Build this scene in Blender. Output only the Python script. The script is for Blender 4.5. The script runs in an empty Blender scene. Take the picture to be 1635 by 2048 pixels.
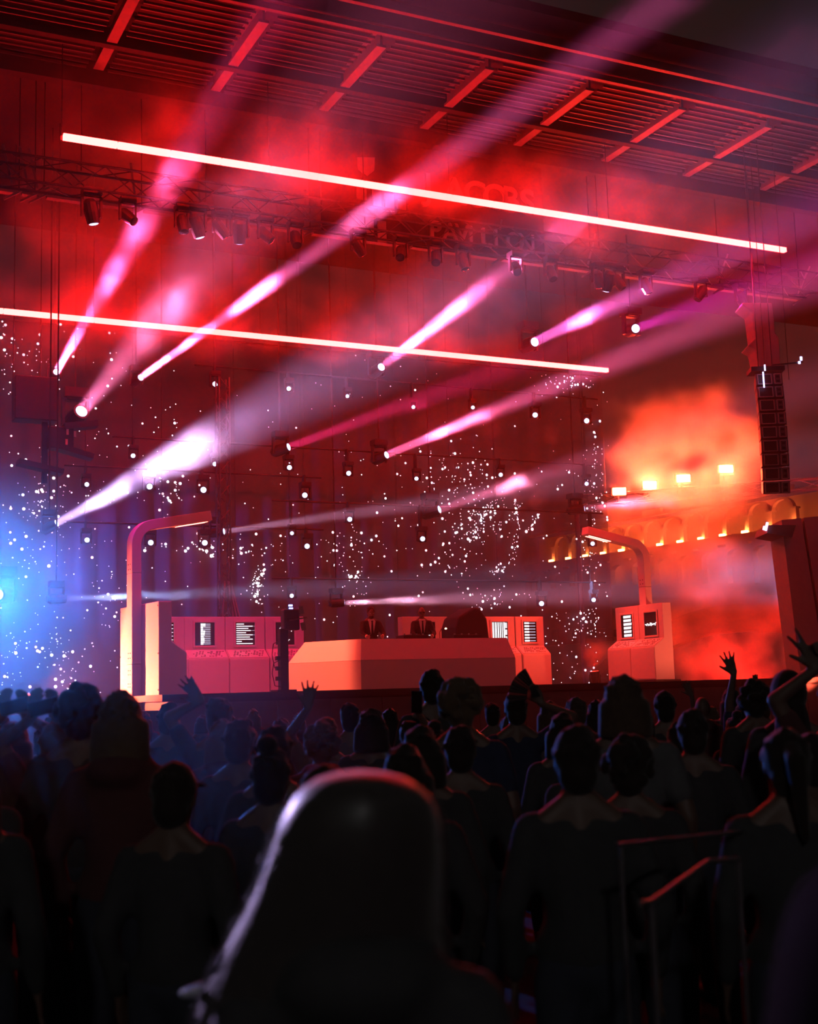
import bpy, bmesh, math, random
from mathutils import Vector, Matrix, Euler, noise

random.seed(7)
S = bpy.context.scene
COL = S.collection
PI = math.pi

# ------------------------------------------------------------------ camera
F, CX, CY = 2600.0, 817.5, 1024.0           # focal length and centre in pixels of the 1635x2048 frame
CAM = Vector((0, 0, 1.7))
YAW, PITCH, ROLL = math.radians(64), math.radians(8.0), 0.0295
fw = Vector((math.cos(YAW) * math.cos(PITCH), math.sin(YAW) * math.cos(PITCH), math.sin(PITCH)))
r0 = Vector((math.sin(YAW), -math.cos(YAW), 0))
u0 = r0.cross(fw)
up = math.cos(ROLL) * u0 + math.sin(ROLL) * r0
rt = math.cos(ROLL) * r0 - math.sin(ROLL) * u0
cd = bpy.data.cameras.new('camera')
cam = bpy.data.objects.new('camera', cd)
COL.objects.link(cam)
cam.matrix_world = Matrix(((rt.x, up.x, -fw.x, CAM.x), (rt.y, up.y, -fw.y, CAM.y), (rt.z, up.z, -fw.z, CAM.z), (0, 0, 0, 1)))
cd.sensor_fit = 'AUTO'; cd.sensor_width = 36.0
cd.lens = F / 2048 * 36
cd.clip_start = 0.05; cd.clip_end = 600
cd.dof.use_dof = True; cd.dof.focus_distance = 27.0; cd.dof.aperture_fstop = 2.8
S.camera = cam

def at(x, y, Y=None, D=None, Z=None):
    d = fw + (x - CX) / F * rt - (y - CY) / F * up
    t = Y / d.y if Y is not None else ((Z - CAM.z) / d.z if Z is not None else D)
    return CAM + t * d

# ------------------------------------------------------------------ world, exposure
W = bpy.data.worlds.new('night'); S.world = W; W.use_nodes = True
W.node_tree.nodes['Background'].inputs[0].default_value = (1.0, 0.86, 0.86, 1)
W.node_tree.nodes['Background'].inputs[1].default_value = 0.0085
S.view_settings.view_transform = 'Standard'; S.view_settings.look = 'None'
S.view_settings.exposure = 0.0; S.view_settings.gamma = 1.0
S.view_settings.use_curve_mapping = False
cy = S.cycles
cy.use_denoising = True
cy.max_bounces = 2; cy.diffuse_bounces = 1; cy.glossy_bounces = 1; cy.transmission_bounces = 2
cy.transparent_max_bounces = 48; cy.volume_bounces = 0
cy.sample_clamp_indirect = 4.0
cy.use_light_tree = False; cy.adaptive_threshold = .04; cy.adaptive_min_samples = 16
cy.volume_step_rate = 3.0; cy.volume_max_steps = 96
cy.caustics_reflective = False; cy.caustics_refractive = False

HAZE = 0.0042                                 # scattering of the thin haze per metre
LED_RED = 110.0                              # radiance of the red LED battens

# ------------------------------------------------------------------ materials
MATS = {}
def pm(name, c, c2=None, scale=8.0, rough=0.6, metal=0.0, bump=0.0, sheen=0.0, spec=0.5, detail=4.0):
    if name in MATS: return MATS[name]
    m = bpy.data.materials.new(name); m.use_nodes = True
    nt = m.node_tree; b = nt.nodes['Principled BSDF']
    tc = nt.nodes.new('ShaderNodeTexCoord'); no = nt.nodes.new('ShaderNodeTexNoise')
    no.inputs['Scale'].default_value = scale; no.inputs['Detail'].default_value = detail
    nt.links.new(tc.outputs['Object'], no.inputs['Vector'])
    mx = nt.nodes.new('ShaderNodeMix'); mx.data_type = 'RGBA'
    c2 = c2 or tuple(v * 0.8 for v in c)
    mx.inputs[6].default_value = (*c, 1); mx.inputs[7].default_value = (*c2, 1)
    nt.links.new(no.outputs['Fac'], mx.inputs[0]); nt.links.new(mx.outputs[2], b.inputs['Base Color'])
    b.inputs['Roughness'].default_value = rough; b.inputs['Metallic'].default_value = metal
    b.inputs['Specular IOR Level'].default_value = spec
    if sheen: b.inputs['Sheen Weight'].default_value = sheen
    if bump:
        bp = nt.nodes.new('ShaderNodeBump'); bp.inputs['Strength'].default_value = bump; bp.inputs['Distance'].default_value = 0.01
        nt.links.new(no.outputs['Fac'], bp.inputs['Height']); nt.links.new(bp.outputs[0], b.inputs['Normal'])
    MATS[name] = m
    return m

def em(name, c, strength=1.0, light=True):
    if name in MATS: return MATS[name]
    m = bpy.data.materials.new(name); m.use_nodes = True
    nt = m.node_tree; nt.nodes.clear()
    o = nt.nodes.new('ShaderNodeOutputMaterial'); e = nt.nodes.new('ShaderNodeEmission')
    e.inputs[0].default_value = (*c, 1); e.inputs[1].default_value = strength
    nt.links.new(e.outputs[0], o.inputs[0])
    if not light: m.cycles.emission_sampling = 'NONE'
    MATS[name] = m
    return m

# ------------------------------------------------------------------ mesh builder
class MB:
    def __init__(s): s.v = []; s.f = []
    def add(s, v, f):
        n = len(s.v); s.v += [tuple(p) for p in v]; s.f += [tuple(i + n for i in q) for q in f]; return s
    def box(s, c, d, R=None):
        x, y, z = d[0] / 2, d[1] / 2, d[2] / 2; c = Vector(c)
        P = [Vector(p) for p in ((-x,-y,-z),(x,-y,-z),(x,y,-z),(-x,y,-z),(-x,-y,z),(x,-y,z),(x,y,z),(-x,y,z))]
        if R is not None: P = [R @ p for p in P]
        return s.add([c + p for p in P], [(0,3,2,1),(4,5,6,7),(0,1,5,4),(1,2,6,5),(2,3,7,6),(3,0,4,7)])
    def cone(s, a, b, ra, rb, n=10, cap=True):
        a, b = Vector(a), Vector(b); d = (b - a)
        if d.length < 1e-6: return s
        d.normalize(); t = Vector((0, 0, 1)) if abs(d.z) < .9 else Vector((1, 0, 0))
        u = d.cross(t).normalized(); w = d.cross(u)
        V = []
        for c, r in ((a, ra), (b, rb)):
            V += [c + r * (math.cos(2*PI*i/n) * u + math.sin(2*PI*i/n) * w) for i in range(n)]
        Fc = [(i, i + n, (i + 1) % n + n, (i + 1) % n) for i in range(n)]
        if cap: Fc += [tuple(range(n)), tuple(range(2*n - 1, n - 1, -1))]
        return s.add(V, Fc)
    def tube(s, a, b, r, n=8): return s.cone(a, b, r, r, n)
    def path(s, pts, r, n=6):
        for a, b in zip(pts[:-1], pts[1:]): s.tube(a, b, r, n)
        return s
    def beam(s, a, b, w, h, upv=(0, 0, 1)):
        a, b = Vector(a), Vector(b); d = (b - a); L = d.length; d.normalize()
        x = d.cross(Vector(upv)).normalized(); z = x.cross(d)
        R = Matrix((x, d, z)).transposed()
        return s.box((a + b) / 2, (w, L, h), R)
    def prism(s, poly, o, ex, ey, ez):
        """poly in (ex,ey) plane at o, extruded along ez (a full vector)"""
        o, ex, ey, ez = Vector(o), Vector(ex), Vector(ey), Vector(ez); n = len(poly)
        A = [o + p[0] * ex + p[1] * ey for p in poly]
        return s.add(A + [p + ez for p in A], [tuple(range(n - 1, -1, -1)), tuple(range(n, 2*n))] + [(i, (i+1) % n, (i+1) % n + n, i + n) for i in range(n)])
    def lathe(s, prof, a, d, n=14):
        """prof = [(r, h)], axis from a along unit d"""
        a, d = Vector(a), Vector(d).normalized(); t = Vector((0, 0, 1)) if abs(d.z) < .9 else Vector((1, 0, 0))
        u = d.cross(t).normalized(); w = d.cross(u); V = []; Fc = []
        for r, h in prof: V += [a + d * h + r * (math.cos(2*PI*i/n) * u + math.sin(2*PI*i/n) * w) for i in range(n)]
        for k in range(len(prof) - 1):
            Fc += [(k*n + i, (k+1)*n + i, (k+1)*n + (i+1) % n, k*n + (i+1) % n) for i in range(n)]
        Fc += [tuple(range(n)), tuple(range(len(prof)*n - 1, (len(prof)-1)*n - 1, -1))]
        return s.add(V, Fc)
    def ell(s, c, r, n=12, m=8, R=None):
        c = Vector(c); V = []; Fc = []
        for j in range(1, m):
            th = PI * j / m
            V += [Vector((r[0]*math.sin(th)*math.cos(2*PI*i/n), r[1]*math.sin(th)*math.sin(2*PI*i/n), r[2]*math.cos(th))) for i in range(n)]
        V += [Vector((0, 0, r[2])), Vector((0, 0, -r[2]))]
        for j in range(m - 2): Fc += [(j*n+i, (j+1)*n+i, (j+1)*n+(i+1) % n, j*n+(i+1) % n) for i in range(n)]
        t = (m-1)*n
        Fc += [(t, i, (i+1) % n) for i in range(n)] + [(t+1, (m-2)*n+(i+1) % n, (m-2)*n+i) for i in range(n)]
        if R is not None: V = [R @ p for p in V]
        return s.add([c + p for p in V], Fc)
    def cap(s, a, b, ra, rb, n=10):
        a, b = Vector(a), Vector(b); d = b - a; L = d.length
        if L < 1e-6: return s.ell(a, (ra, ra, ra), n, 6)
        P = [(ra * math.cos(t), -ra * math.sin(t)) for t in (1.45, 1.0, .5, 0)] + [(rb * math.cos(t), L + rb * math.sin(t)) for t in (0, .5, 1.0, 1.45)]
        return s.lathe(P, a, d, n)
    def mesh(s, name, mat=None, smooth=False):
        me = bpy.data.meshes.new(name); me.from_pydata(s.v, [], s.f); me.update()
        bm = bmesh.new(); bm.from_mesh(me); bmesh.ops.recalc_face_normals(bm, faces=bm.faces); bm.to_mesh(me); bm.free()
        if smooth: me.polygons.foreach_set('use_smooth', [True] * len(me.polygons))
        if mat is not None: me.materials.append(mat)
        return me
    def build(s, name, mat, parent=None, smooth=False, bevel=0.0, loc=None):
        o = bpy.data.objects.new(name, s.mesh(name, mat, smooth)); COL.objects.link(o)
        if parent is not None: o.parent = parent
        if loc is not None: o.location = loc
        if bevel:
            md = o.modifiers.new('bevel', 'BEVEL'); md.width = bevel; md.segments = 2; md.limit_method = 'ANGLE'
        return o

def tag(o, label, cat, group=None, kind=None):
    o['label'] = label; o['category'] = cat
    if group: o['group'] = group
    if kind: o['kind'] = kind
    return o
def thing(name, label, cat, loc=(0, 0, 0), rz=0.0, group=None):
    o = bpy.data.objects.new(name, None); COL.objects.link(o); o.empty_display_size = 0.2
    o.location = loc; o.rotation_euler = (0, 0, rz)
    return tag(o, label, cat, group)
def struct(name, mb, mat, label=None, parent=None, **k):
    o = mb.build(name, mat, parent, **k)
    if parent is None:
        o['kind'] = 'structure'
        if label: o['label'] = label
    return o
def inst(name, me, parent, loc=(0, 0, 0), rot=None, scale=None):
    o = bpy.data.objects.new(name, me); COL.objects.link(o); o.parent = parent; o.location = loc
    if rot is not None: o.rotation_euler = rot
    if scale is not None: o.scale = scale
    return o
def aim(d):
    """rotation taking local -Z to d"""
    return Vector(d).to_track_quat('-Z', 'Y').to_euler()

# base palette
M_black = pm('black_paint', (.02, .02, .022), (.012, .012, .013), 14, .55)
M_metal = pm('dark_steel', (.10, .10, .105), (.06, .06, .065), 20, .4, .7)
M_alu = pm('truss_aluminium', (.32, .32, .33), (.22, .22, .23), 25, .35, .8)
M_deck = pm('stage_deck_ply', (.045, .04, .04), (.03, .028, .028), 3, .6)
M_skirt = pm('stage_skirt_cloth', (.16, .13, .13), (.11, .09, .09), 6, .95)
M_ground = pm('asphalt', (.022, .022, .022), (.014, .014, .014), 30, .9, bump=.4)
M_roof = pm('roof_panel_grey', (.018, .016, .016), (.011, .01, .01), 2, .8)
M_beam = pm('roof_beam_paint', (.20, .18, .17), (.15, .14, .13), 5, .6)
M_slat = pm('roof_slat_paint', (.06, .055, .055), (.04, .037, .037), 7, .5)
M_panel = pm('set_panel_paint', (.72, .68, .66), (.66, .62, .60), 1.5, .62)
M_panel2 = pm('set_keyboard_panel_paint', (.66, .62, .60), (.60, .56, .54), 1.5, .5)
M_key = pm('keyboard_print_grey', (.22, .2, .2), (.16, .15, .15), 10, .6)
M_screen = pm('screen_glass_black', (.012, .01, .012), (.008, .007, .008), 3, .2)
M_glow = em('screen_white_pixels', (1, .96, 1), 1.5, False)
M_glow2 = em('screen_lilac_pixels', (.55, .5, .65), 1.0, False)
M_wire = pm('cable_rubber', (.015, .015, .016), (.01, .01, .01), 30, .7)
M_cloth = pm('wrap_fabric', (.30, .24, .24), (.22, .18, .18), 9, .95)
M_stone = pm('bridge_concrete', (.42, .38, .34), (.30, .27, .24), .4, .9)

# ------------------------------------------------------------------ the place: ground, stage, roof
struct('floor', MB().box((40, 60, -.1), (260, 260, .2)), M_ground, 'dark asphalt ground under the crowd')
DECK = 1.83
struct('stage_deck', MB().box((15.65, 28.4, DECK - .06), (18.7, 10.2, .12)).box((15.65, 28.4, DECK - .3), (18.3, 9.9, .36)), M_deck, 'dark stage deck carrying the red consoles')
sk = struct('stage_skirt', MB().box((15.55, 23.42, .83), (18.4, .03, 1.66)), M_skirt, 'dark cloth panels hung along the stage front')
pan = MB().box((0, 0, 0), (1.065, .04, 1.68)).mesh('skirt_panel', M_skirt)
for i in range(17): inst('skirt_panel', pan, sk, (6.9 + i * 1.08, 23.36, .83))
struct('wing_deck', MB().box((1.0, 28.4, 1.49), (10.58, 10.2, .12)).box((1.0, 23.4, .72), (10.4, .06, 1.42)), M_deck, 'lower side wing deck left of the stage')

# roof: flat panel deck, cross beams, ceiling slats
ROOF = 14.0
roof = struct('ceiling', MB().box((14, 27.5, ROOF + .75), (60, 15.2, .2)), M_roof, 'dark stage roof with cross beams and slatted bays')
mb = MB().box((14, 20.65, ROOF + .02), (60, .10, .12)).box((14, 20.55, ROOF + .35), (60, .06, .5))
mb.build('roof_edge', M_slat, roof)
MB().box((14, 20.0, ROOF + .12), (60, .10, .10)).build('gutter', M_slat, roof)
mbeam = MB().box((0, 22.6, 0), (.20, 2.95, .05)).box((0, 22.6, .16), (.05, 2.95, .3)).box((0, 22.6, .31), (.20, 2.95, .04)).mesh('roof_beam', M_beam)
mslat = MB().box((0, 0, 0), (1.95, .035, .05)).mesh('roof_slat', M_slat)
for k in range(-2, 10):
    x = 5.27 + 2.37 * k
    inst('roof_beam', mbeam, roof, (x, 0, ROOF))
    for j in range(9): inst('slat', mslat, roof, (x + 1.18, 20.95 + .21 * j, ROOF + .03))
    for j in range(5): inst('slat', mslat, roof, (x + 1.18, 23.35 + .2 * j, ROOF + .03))
MB().box((14, 23.0, ROOF + .1), (60, .16, .34)).build('purlin', M_roof, roof)
MB().box((14, 24.3, ROOF - .05), (60, .25, .5)).build('header', M_roof, roof)

# ------------------------------------------------------------------ red LED battens
M_led = em('led_red_hot', (1.0, .0088, .0080), LED_RED)
def batten(name, label, x0, n, y, z, pitch, w=.105, rise=0.0):
    t = thing(name, label, 'light bar', (x0, y, z), 0, 'red LED battens')
    seg = MB().box((pitch / 2, 0, 0), (pitch - .016, w, w)).mesh('led_segment', M_led)
    L = pitch * n
    for i in range(n): inst('led_segment', seg, t, (i * pitch, 0, i * rise))
    MB().box((L / 2, .095, .01 + n * rise / 2), (L + .06, .05, .09)).build('housing', M_black, t)
    for i in range(0, n + 1, 4):
        MB().tube((i * pitch, .09, 0), (i * pitch, .09, ROOF - z - .1), .008, 5).build('hanging_wire', M_wire, t)
    return t
batten('led_batten', 'upper long red glowing light bar hung under the roof front', 4.41, 17, 23.08, 12.04, 1.008)
batten('led_batten', 'lower long red glowing light bar hung above the backdrop', 2.25, 18, 28.78, 10.33, 0.998)

# ------------------------------------------------------------------ overhead truss with brackets and lamps
def truss(t, a, b, w, h, n, r=.03, mat=None):
    """box truss from a to b (local), chords + lacing as parts"""
    a, b = Vector(a), Vector(b); d = (b - a).normalized()
    s = d.cross(Vector((0, 0, 1)));
    if s.length < .1: s = Vector((1, 0, 0))
    s.normalize(); u = s.cross(d).normalized()
    C = [a + s * (i * w / 2) + u * (j * h / 2) for i, j in ((-1, -1), (1, -1), (1, 1), (-1, 1))]
    for c in C: MB().tube(c, c + (b - a), r, 8).build('chord', mat or M_alu, t)
    L = (b - a).length; mb = MB()
    for k in range(n):
        p, q = d * (L * k / n), d * (L * (k + 1) / n)
        for i in range(4):
            c0, c1 = C[i], C[(i + 1) % 4]
            mb.tube(c0 + p, c1 + q, r * .5, 5) if k % 2 else mb.tube(c1 + p, c0 + q, r * .5, 5)
    mb.build('lacing', mat or M_alu, t)
YB = 25.5
zb = at(0, 378, Y=YB).z
beam = thing('roof_tie_beam', 'long red-lit tie beam with slanting brackets below the upper light bar', 'beam', (0, YB, zb))
xa = at(-60, 378, Y=YB).x
xs = [xa] + [at(px, 378 + .1444 * px, Y=YB).x for px in (38, 70, 88, 283, 412, 620, 818, 1000, 1182, 1440, 1600)]
for a, b in zip(xs[:-1], xs[1:]):
    MB().box(((a + b) / 2, 0, 0), (b - a - .10, .16, .13)).build('beam_section', M_beam, beam)
    s = MB().beam((b - .30, -.05, -.22), (b + .28, -.05, .16), .05, .04); s.build('bracket', M_beam, beam)
    MB().beam((b - .45, -.9, .55), (b - .15, -.1, .10), .04, .03).build('stay', M_beam, beam)
    MB().tube((b, .0, .05), (b, .0, ROOF - zb + .6), .012, 5).build('hanger', M_wire, beam)
ot = thing('lighting_truss', 'dark overhead lighting truss between the upper bar and the tie beam', 'truss', (0, 24.3, 11.75))
truss(ot, (3.0, 0, 0), (23.5, 0, 0), .5, .5, 34, .028, M_metal)
for x in (5, 11, 17, 22.5): MB().tube((x, 0, .2), (x, 0, ROOF - 11.75 + .3), .012, 5).build('hanger', M_wire, ot)

# ------------------------------------------------------------------ lamps
M_lens = em('lens_blue_white', (.50, .58, 1.0), 5.0, False)
M_lens_off = pm('lens_glass_dark', (.05, .05, .06), (.03, .03, .04), 4, .15)
FIX = {}
FIX['base'] = MB().box((0, 0, -.06), (.30, .26, .12)).box((0, 0, -.13), (.22, .2, .03)).mesh('base', M_black)
FIX['yoke'] = MB().box((-.15, 0, -.30), (.035, .09, .34)).box((.15, 0, -.30), (.035, .09, .34)).box((0, 0, -.14), (.33, .10, .03)).mesh('yoke', M_black)
FIX['head'] = MB().lathe([(.07, .20), (.115, .14), (.12, -.02), (.105, -.16), (.10, -.20)], (0, 0, 0), (0, 0, 1), 14).mesh('head', M_black)
FIX['lens'] = MB().lathe([(.02, -.014), (.060, -.006), (.074, .002)], (0, 0, -.205), (0, 0, 1), 14).mesh('lens', M_lens)
FIX['lens_off'] = MB().lathe([(.02, -.014), (.060, -.006), (.082, .002)], (0, 0, -.205), (0, 0, 1), 14).mesh('lens', M_lens_off)

def moving_head(p, d, label, on=True, hang=True, sc=1.0, group='moving head lamps on the back battens', name='moving_head_light', lens=None):
    """p = centre of the lamp head, d = where it points"""
    d = Vector(d).normalized(); p = Vector(p)
    o = thing(name, label, 'stage light', p + Vector((0, 0, (.38 if hang else -.38) * sc)), 0, group)
    o.scale = (sc, sc, sc if hang else -sc)
    b = inst('base', FIX['base'], o); inst('yoke', FIX['yoke'], b)
    dl = Vector((d.x, d.y, d.z if hang else -d.z))
    h = inst('head', FIX['head'], o, (0, 0, -.38), aim(dl))
    inst('lens', lens or (FIX['lens'] if on else FIX['lens_off']), h)
    return o
def lamp_light(parent, p, d, kind, color, power, size=.15, spread=6.0, blend=.4, shape='DISK', size_y=None):
    L = bpy.data.lights.new('lamp', kind); L.color = color; L.energy = power
    if kind == 'AREA':
        L.shape = shape; L.size = size; L.spread = math.radians(spread)
        if size_y: L.size_y = size_y
    if kind == 'SPOT':
        L.spot_size = math.radians(spread); L.spot_blend = blend; L.shadow_soft_size = size
    if kind == 'POINT': L.shadow_soft_size = size
    o = bpy.data.objects.new('lamp', L); COL.objects.link(o)
    o.parent = parent
    bpy.context.view_layer.update()
    o.matrix_parent_inverse = parent.matrix_world.inverted()
    o.location = p; o.rotation_euler = aim(d)
    return o

LILAC, PINK, VIO, MAG = (.80, .55, 1.0), (1.0, .50, .72), (.60, .42, 1.0), (1.0, .10, .55)
YR = 31.0
# (start px, end px, start depth Y, end depth Y, colour, power, spread deg, lens size, label)
BEAMS = [
 ((108, 752), (352, 335), 30.6, 22.5, (1.0, .07, .26), 190, 6, .16, 'lamp throwing the steepest pink beam at the left edge of the backdrop'),
 ((150, 838), (415, 520), 30.2, 24.0, (1.0, .17, .42), 290, 15, .30, 'lamp of the broad smoky pink beam above the dark left cluster'),
 ((272, 762), (765, 408), 30.8, 22.5, (1.0, .12, .42), 240, 3.4, .16, 'lamp of the long thin bright beam crossing both red bars'),
 ((98, 1055), (640, 760), 28.5, 24.5, (.60, .35, .82), 700, 15.5, .16, 'lamp of the widest white-violet beam left of the street-lamp arm'),
 ((758, 916), (1190, 738), 30.8, 25.0, (1.0, .12, .34), 400, 6, .20, 'lamp of the pink beam in the middle of the backdrop'),
 ((752, 742), (1050, 512), 30.8, 24.0, (1.0, .12, .40), 260, 5, .22, 'lamp of the pink beam just under the lower red bar'),
 ((1056, 690), (1300, 575), 29.5, 24.0, (.85, .12, .55), 280, 7, .26, 'lamp of the violet beam right of centre above the lower bar'),
 ((1262, 660), (1400, 612), 29.5, 25.0, (.75, .03, .45), 80, 9, .26, 'lamp of the faint violet beam farthest right'),
 ((560, 900), (1000, 740), 31.0, 26.5, (1.0, .025, .17), 190, 8, .2, 'lamp of the dim rose beam below the centre fixtures'),
 ((432, 1065), (1000, 985), 31.0, 27.0, (.75, .34, .62), 120, 6, .14, 'lamp of the low grey-violet beam behind the lamp arm'),
 ((112, 1198), (560, 1180), 28.2, 29.0, (.40, .46, .95), 110, 6, .12, 'lamp of the flat blue-white beam left of the street lamp'),
 ((672, 1206), (980, 1194), 31.2, 30.4, (1.0, .36, .6), 260, 8, .12, 'lamp of the flat white beam behind the two performers'),
 ((860, 1025), (1060, 958), 31.2, 29.0, (1.0, .18, .36), 200, 10, .22, 'lamp of the short rose beam in the middle of the glittering curtain'),
 ((1150, 1020), (1400, 985), 31.6, 30.0, (1.0, .16, .34), 130, 14, .2, 'lamp of the rose beam entering the smoke at the right'),
]
for (sp, ep, y0, y1, c, pw, spd, sz, lab) in BEAMS:
    a, b = at(*sp, Y=y0), at(*ep, Y=y1); d = (b - a).normalized()
    o = moving_head(a, d, lab, hang=True, sc=max(1.0, sz / .16), group='lamps throwing visible beams')
    k_ = max(1.0, sz / .16); MB().box((0, 0, (ROOF + .63 - a.z - .38 * k_) / k_ / 2), (.03 / k_, .03 / k_, (ROOF + .63 - a.z - .38 * k_) / k_)).build('drop_pipe', M_black, o)
    lamp_light(o, a + d * (.235 * max(1.0, sz / .16)), d, 'AREA', c, pw, sz, spd)

# haze: thin even haze filling the stage house and drifting over the crowd
def vol_mat(name, dens, color, g=.2, nscale=None, contrast=(.42, .62), het=True, power=1.0, detail=2.0):
    m = bpy.data.materials.new(name); m.use_nodes = True; nt = m.node_tree; nt.nodes.clear()
    o = nt.nodes.new('ShaderNodeOutputMaterial'); v = nt.nodes.new('ShaderNodeVolumeScatter')
    v.inputs['Color'].default_value = (*color, 1); v.inputs['Anisotropy'].default_value = g
    v.inputs['Density'].default_value = dens
    nt.links.new(v.outputs[0], o.inputs['Volume'])
    if het:
        tc = nt.nodes.new('ShaderNodeTexCoord'); ln = nt.nodes.new('ShaderNodeVectorMath'); ln.operation = 'LENGTH'
        nt.links.new(tc.outputs['Object'], ln.inputs[0])
        ge = nt.nodes.new('ShaderNodeNewGeometry'); no = nt.nodes.new('ShaderNodeTexNoise')
        no.inputs['Scale'].default_value = nscale; no.inputs['Detail'].default_value = detail; no.inputs['Distortion'].default_value = 0.0
        nt.links.new(ge.outputs['Position'], no.inputs['Vector'])
        rg = nt.nodes.new('ShaderNodeMath'); rg.operation = 'MULTIPLY_ADD'; rg.inputs[1].default_value = -1.5
        nt.links.new(no.outputs['Fac'], rg.inputs[0]); nt.links.new(ln.outputs['Value'], rg.inputs[2])      # radius - 1.5 * noise
        fr = nt.nodes.new('ShaderNodeMapRange'); fr.interpolation_type = 'SMOOTHSTEP'
        fr.inputs['From Min'].default_value = .16; fr.inputs['From Max'].default_value = -.75
        nt.links.new(rg.outputs[0], fr.inputs['Value'])
        ed = nt.nodes.new('ShaderNodeMapRange'); ed.inputs['From Min'].default_value = 1.0; ed.inputs['From Max'].default_value = .7
        nt.links.new(ln.outputs['Value'], ed.inputs['Value'])
        nr = nt.nodes.new('ShaderNodeMapRange'); nr.inputs['From Min'].default_value = contrast[0]; nr.inputs['From Max'].default_value = contrast[1]
        nt.links.new(no.outputs['Fac'], nr.inputs['Value'])
        m0 = nt.nodes.new('ShaderNodeMath'); m0.operation = 'MULTIPLY'
        nt.links.new(fr.outputs[0], m0.inputs[0]); nt.links.new(ed.outputs[0], m0.inputs[1])
        mu = nt.nodes.new('ShaderNodeMath'); mu.operation = 'MULTIPLY'
        nt.links.new(m0.outputs[0], mu.inputs[0]); nt.links.new(nr.outputs[0], mu.inputs[1])
        m2 = nt.nodes.new('ShaderNodeMath'); m2.operation = 'MULTIPLY'; m2.inputs[1].default_value = dens
        nt.links.new(mu.outputs[0], m2.inputs[0]); nt.links.new(m2.outputs[0], v.inputs['Density'])
    return m
hz = MB().box((14, 25.5, 7.6), (44, 20, 15.0)).build('haze', vol_mat('stage_haze', HAZE, (1, 1, 1), .25, het=False))
tag(hz, 'thin even haze hanging over the stage and crowd', 'haze', kind='stuff')
ICO = None
def puff(p, r, dens, nscale, label, contrast=(.42, .62), rz=0.0, g=.2, ry=0.0, group='drifting smoke'):
    global ICO
    if ICO is None: ICO = MB().ell((0, 0, 0), (1, 1, 1), 16, 10)
    o = ICO.build('smoke_cloud', vol_mat('smoke', dens, (1, 1, 1), g, nscale, contrast))
    o.location = p; o.scale = r; o.rotation_euler = (0, ry, rz)
    return tag(o, label, 'smoke', group, 'stuff')

# ------------------------------------------------------------------ retro computer consoles
def con_profile(h):
    return [(.29, 0), (.29, h), (.02, h), (.02, 1.03), (-.285, .82), (-.285, 0)]
def pixels(kind, w, h, seed=0):
    """list of (x, z, w, h) white marks on a screen of half-size w, h"""
    R = random.Random(seed); out = []; dim = []
    if kind == 'bars':
        n = 12
        for i in range(n):
            z = h * .86 - i * (2 * h * .86 / (n - 1)); a = R.uniform(.22, .5)
            out.append((-.42 * w + a * w * .5, z, a * w, h * .125))
            dim.append((-.42 * w + a * w + (1.0 - a) * w * .5, z, (1.0 - a) * w, h * .075))
    elif kind == 'text':
        for i in range(10):
            z = h * .86 - i * (2 * h * .86 / 9); a = R.choice([.9, .55, 1.5, .8, 1.1, 1.0, .85, 1.4, 1.25, 1.7])
            out.append((-.92 * w + a * w * .5, z, a * w, h * .075))
            if i in (1, 3, 5): dim.append((-.92 * w + a * w + .2 * w, z, .4 * w, h * .03))
    elif kind == 'dashes':
        for i in range(6): out.append((.55 * w, h * .8 - i * h * .32, .8 * w, h * .045))
    elif kind == 'barcode':
        x = -w * .92
        while x < w * .5:
            b = R.uniform(.03, .11) * w * 2; out.append((x + b / 2, 0, b, h * 1.9)); x += b + R.uniform(.02, .07) * w * 2
        for i in range(3): out.append((.8 * w, h * .65 - i * h * .66, .2 * w, h * .52))
    elif kind == 'sliders':
        for i in range(7):
            z = h * .86 - i * (2 * h * .86 / 6)
            out.append((-.45 * w, z, .7 * w, h * .16)); dim.append((.35 * w, z, .95 * w, h * .09))
    elif kind == 'table':
        for i in range(6):
            z = h * .82 - i * (2 * h * .82 / 5); a = R.uniform(1.2, 1.4) * w; x = -.55 * w; seg = a / 6
            for k in range(6):
                out.append((x + seg * k + seg * .46, z + .06 * h, seg * .9, h * .09)); out.append((x + seg * k + seg * .4, z - .06 * h, seg * .72, h * .11))
                out.append((x + seg * k + seg * .1, z, seg * .35, h * .16))
    elif kind == 'wave':
        n = 26; pz = 0
        for i in range(n):
            z = R.uniform(-.13, .13) * h - .05 * h; x = -.9 * w + 1.8 * w * i / (n - 1)
            out.append((x, (z + pz) / 2, w * .075, abs(z - pz) + .05 * h)); pz = z
    elif kind == 'line':
        out.append((0, -.25 * h, 1.9 * w, .055 * h))
    elif kind == 'ring':
        for i in range(26):
            a = math.radians(20 + i * 11.5); out.append((.62 * w * math.cos(a) * 1.2, .68 * h * math.sin(a) - .02 * h, w * .085, h * .085))
        out.append((.02 * w, .8 * h, .09 * w, .3 * h))
    return out, dim
def screen(parent, cx, cz, w, h, kind, y=.02, seed=0):
    """w, h half sizes; on a face looking to -y"""
    b = MB()
    t = .05
    for s in (-1, 1):
        b.box((cx + s * (w + t / 2), y - .012, cz), (t, .024, 2 * h + 2 * t)); b.box((cx, y - .012, cz + s * (h + t / 2)), (2 * w, .024, t))
    b.build('screen_frame', M_panel, parent, bevel=.008)
    sc = MB().box((cx, y - .003, cz), (2 * w, .006, 2 * h)).build('screen', M_screen, parent)
    a, d = pixels(kind, w, h, seed)
    for rects, m, nm in ((a, M_glow, 'screen_marks'), (d, M_glow2, 'screen_dim_marks')):
        if rects:
            mb = MB()
            for (x, z, ww, hh) in rects: mb.box((cx + x, y - .008, cz + z), (ww, .003, hh))
            mb.build(nm, m, sc)
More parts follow.
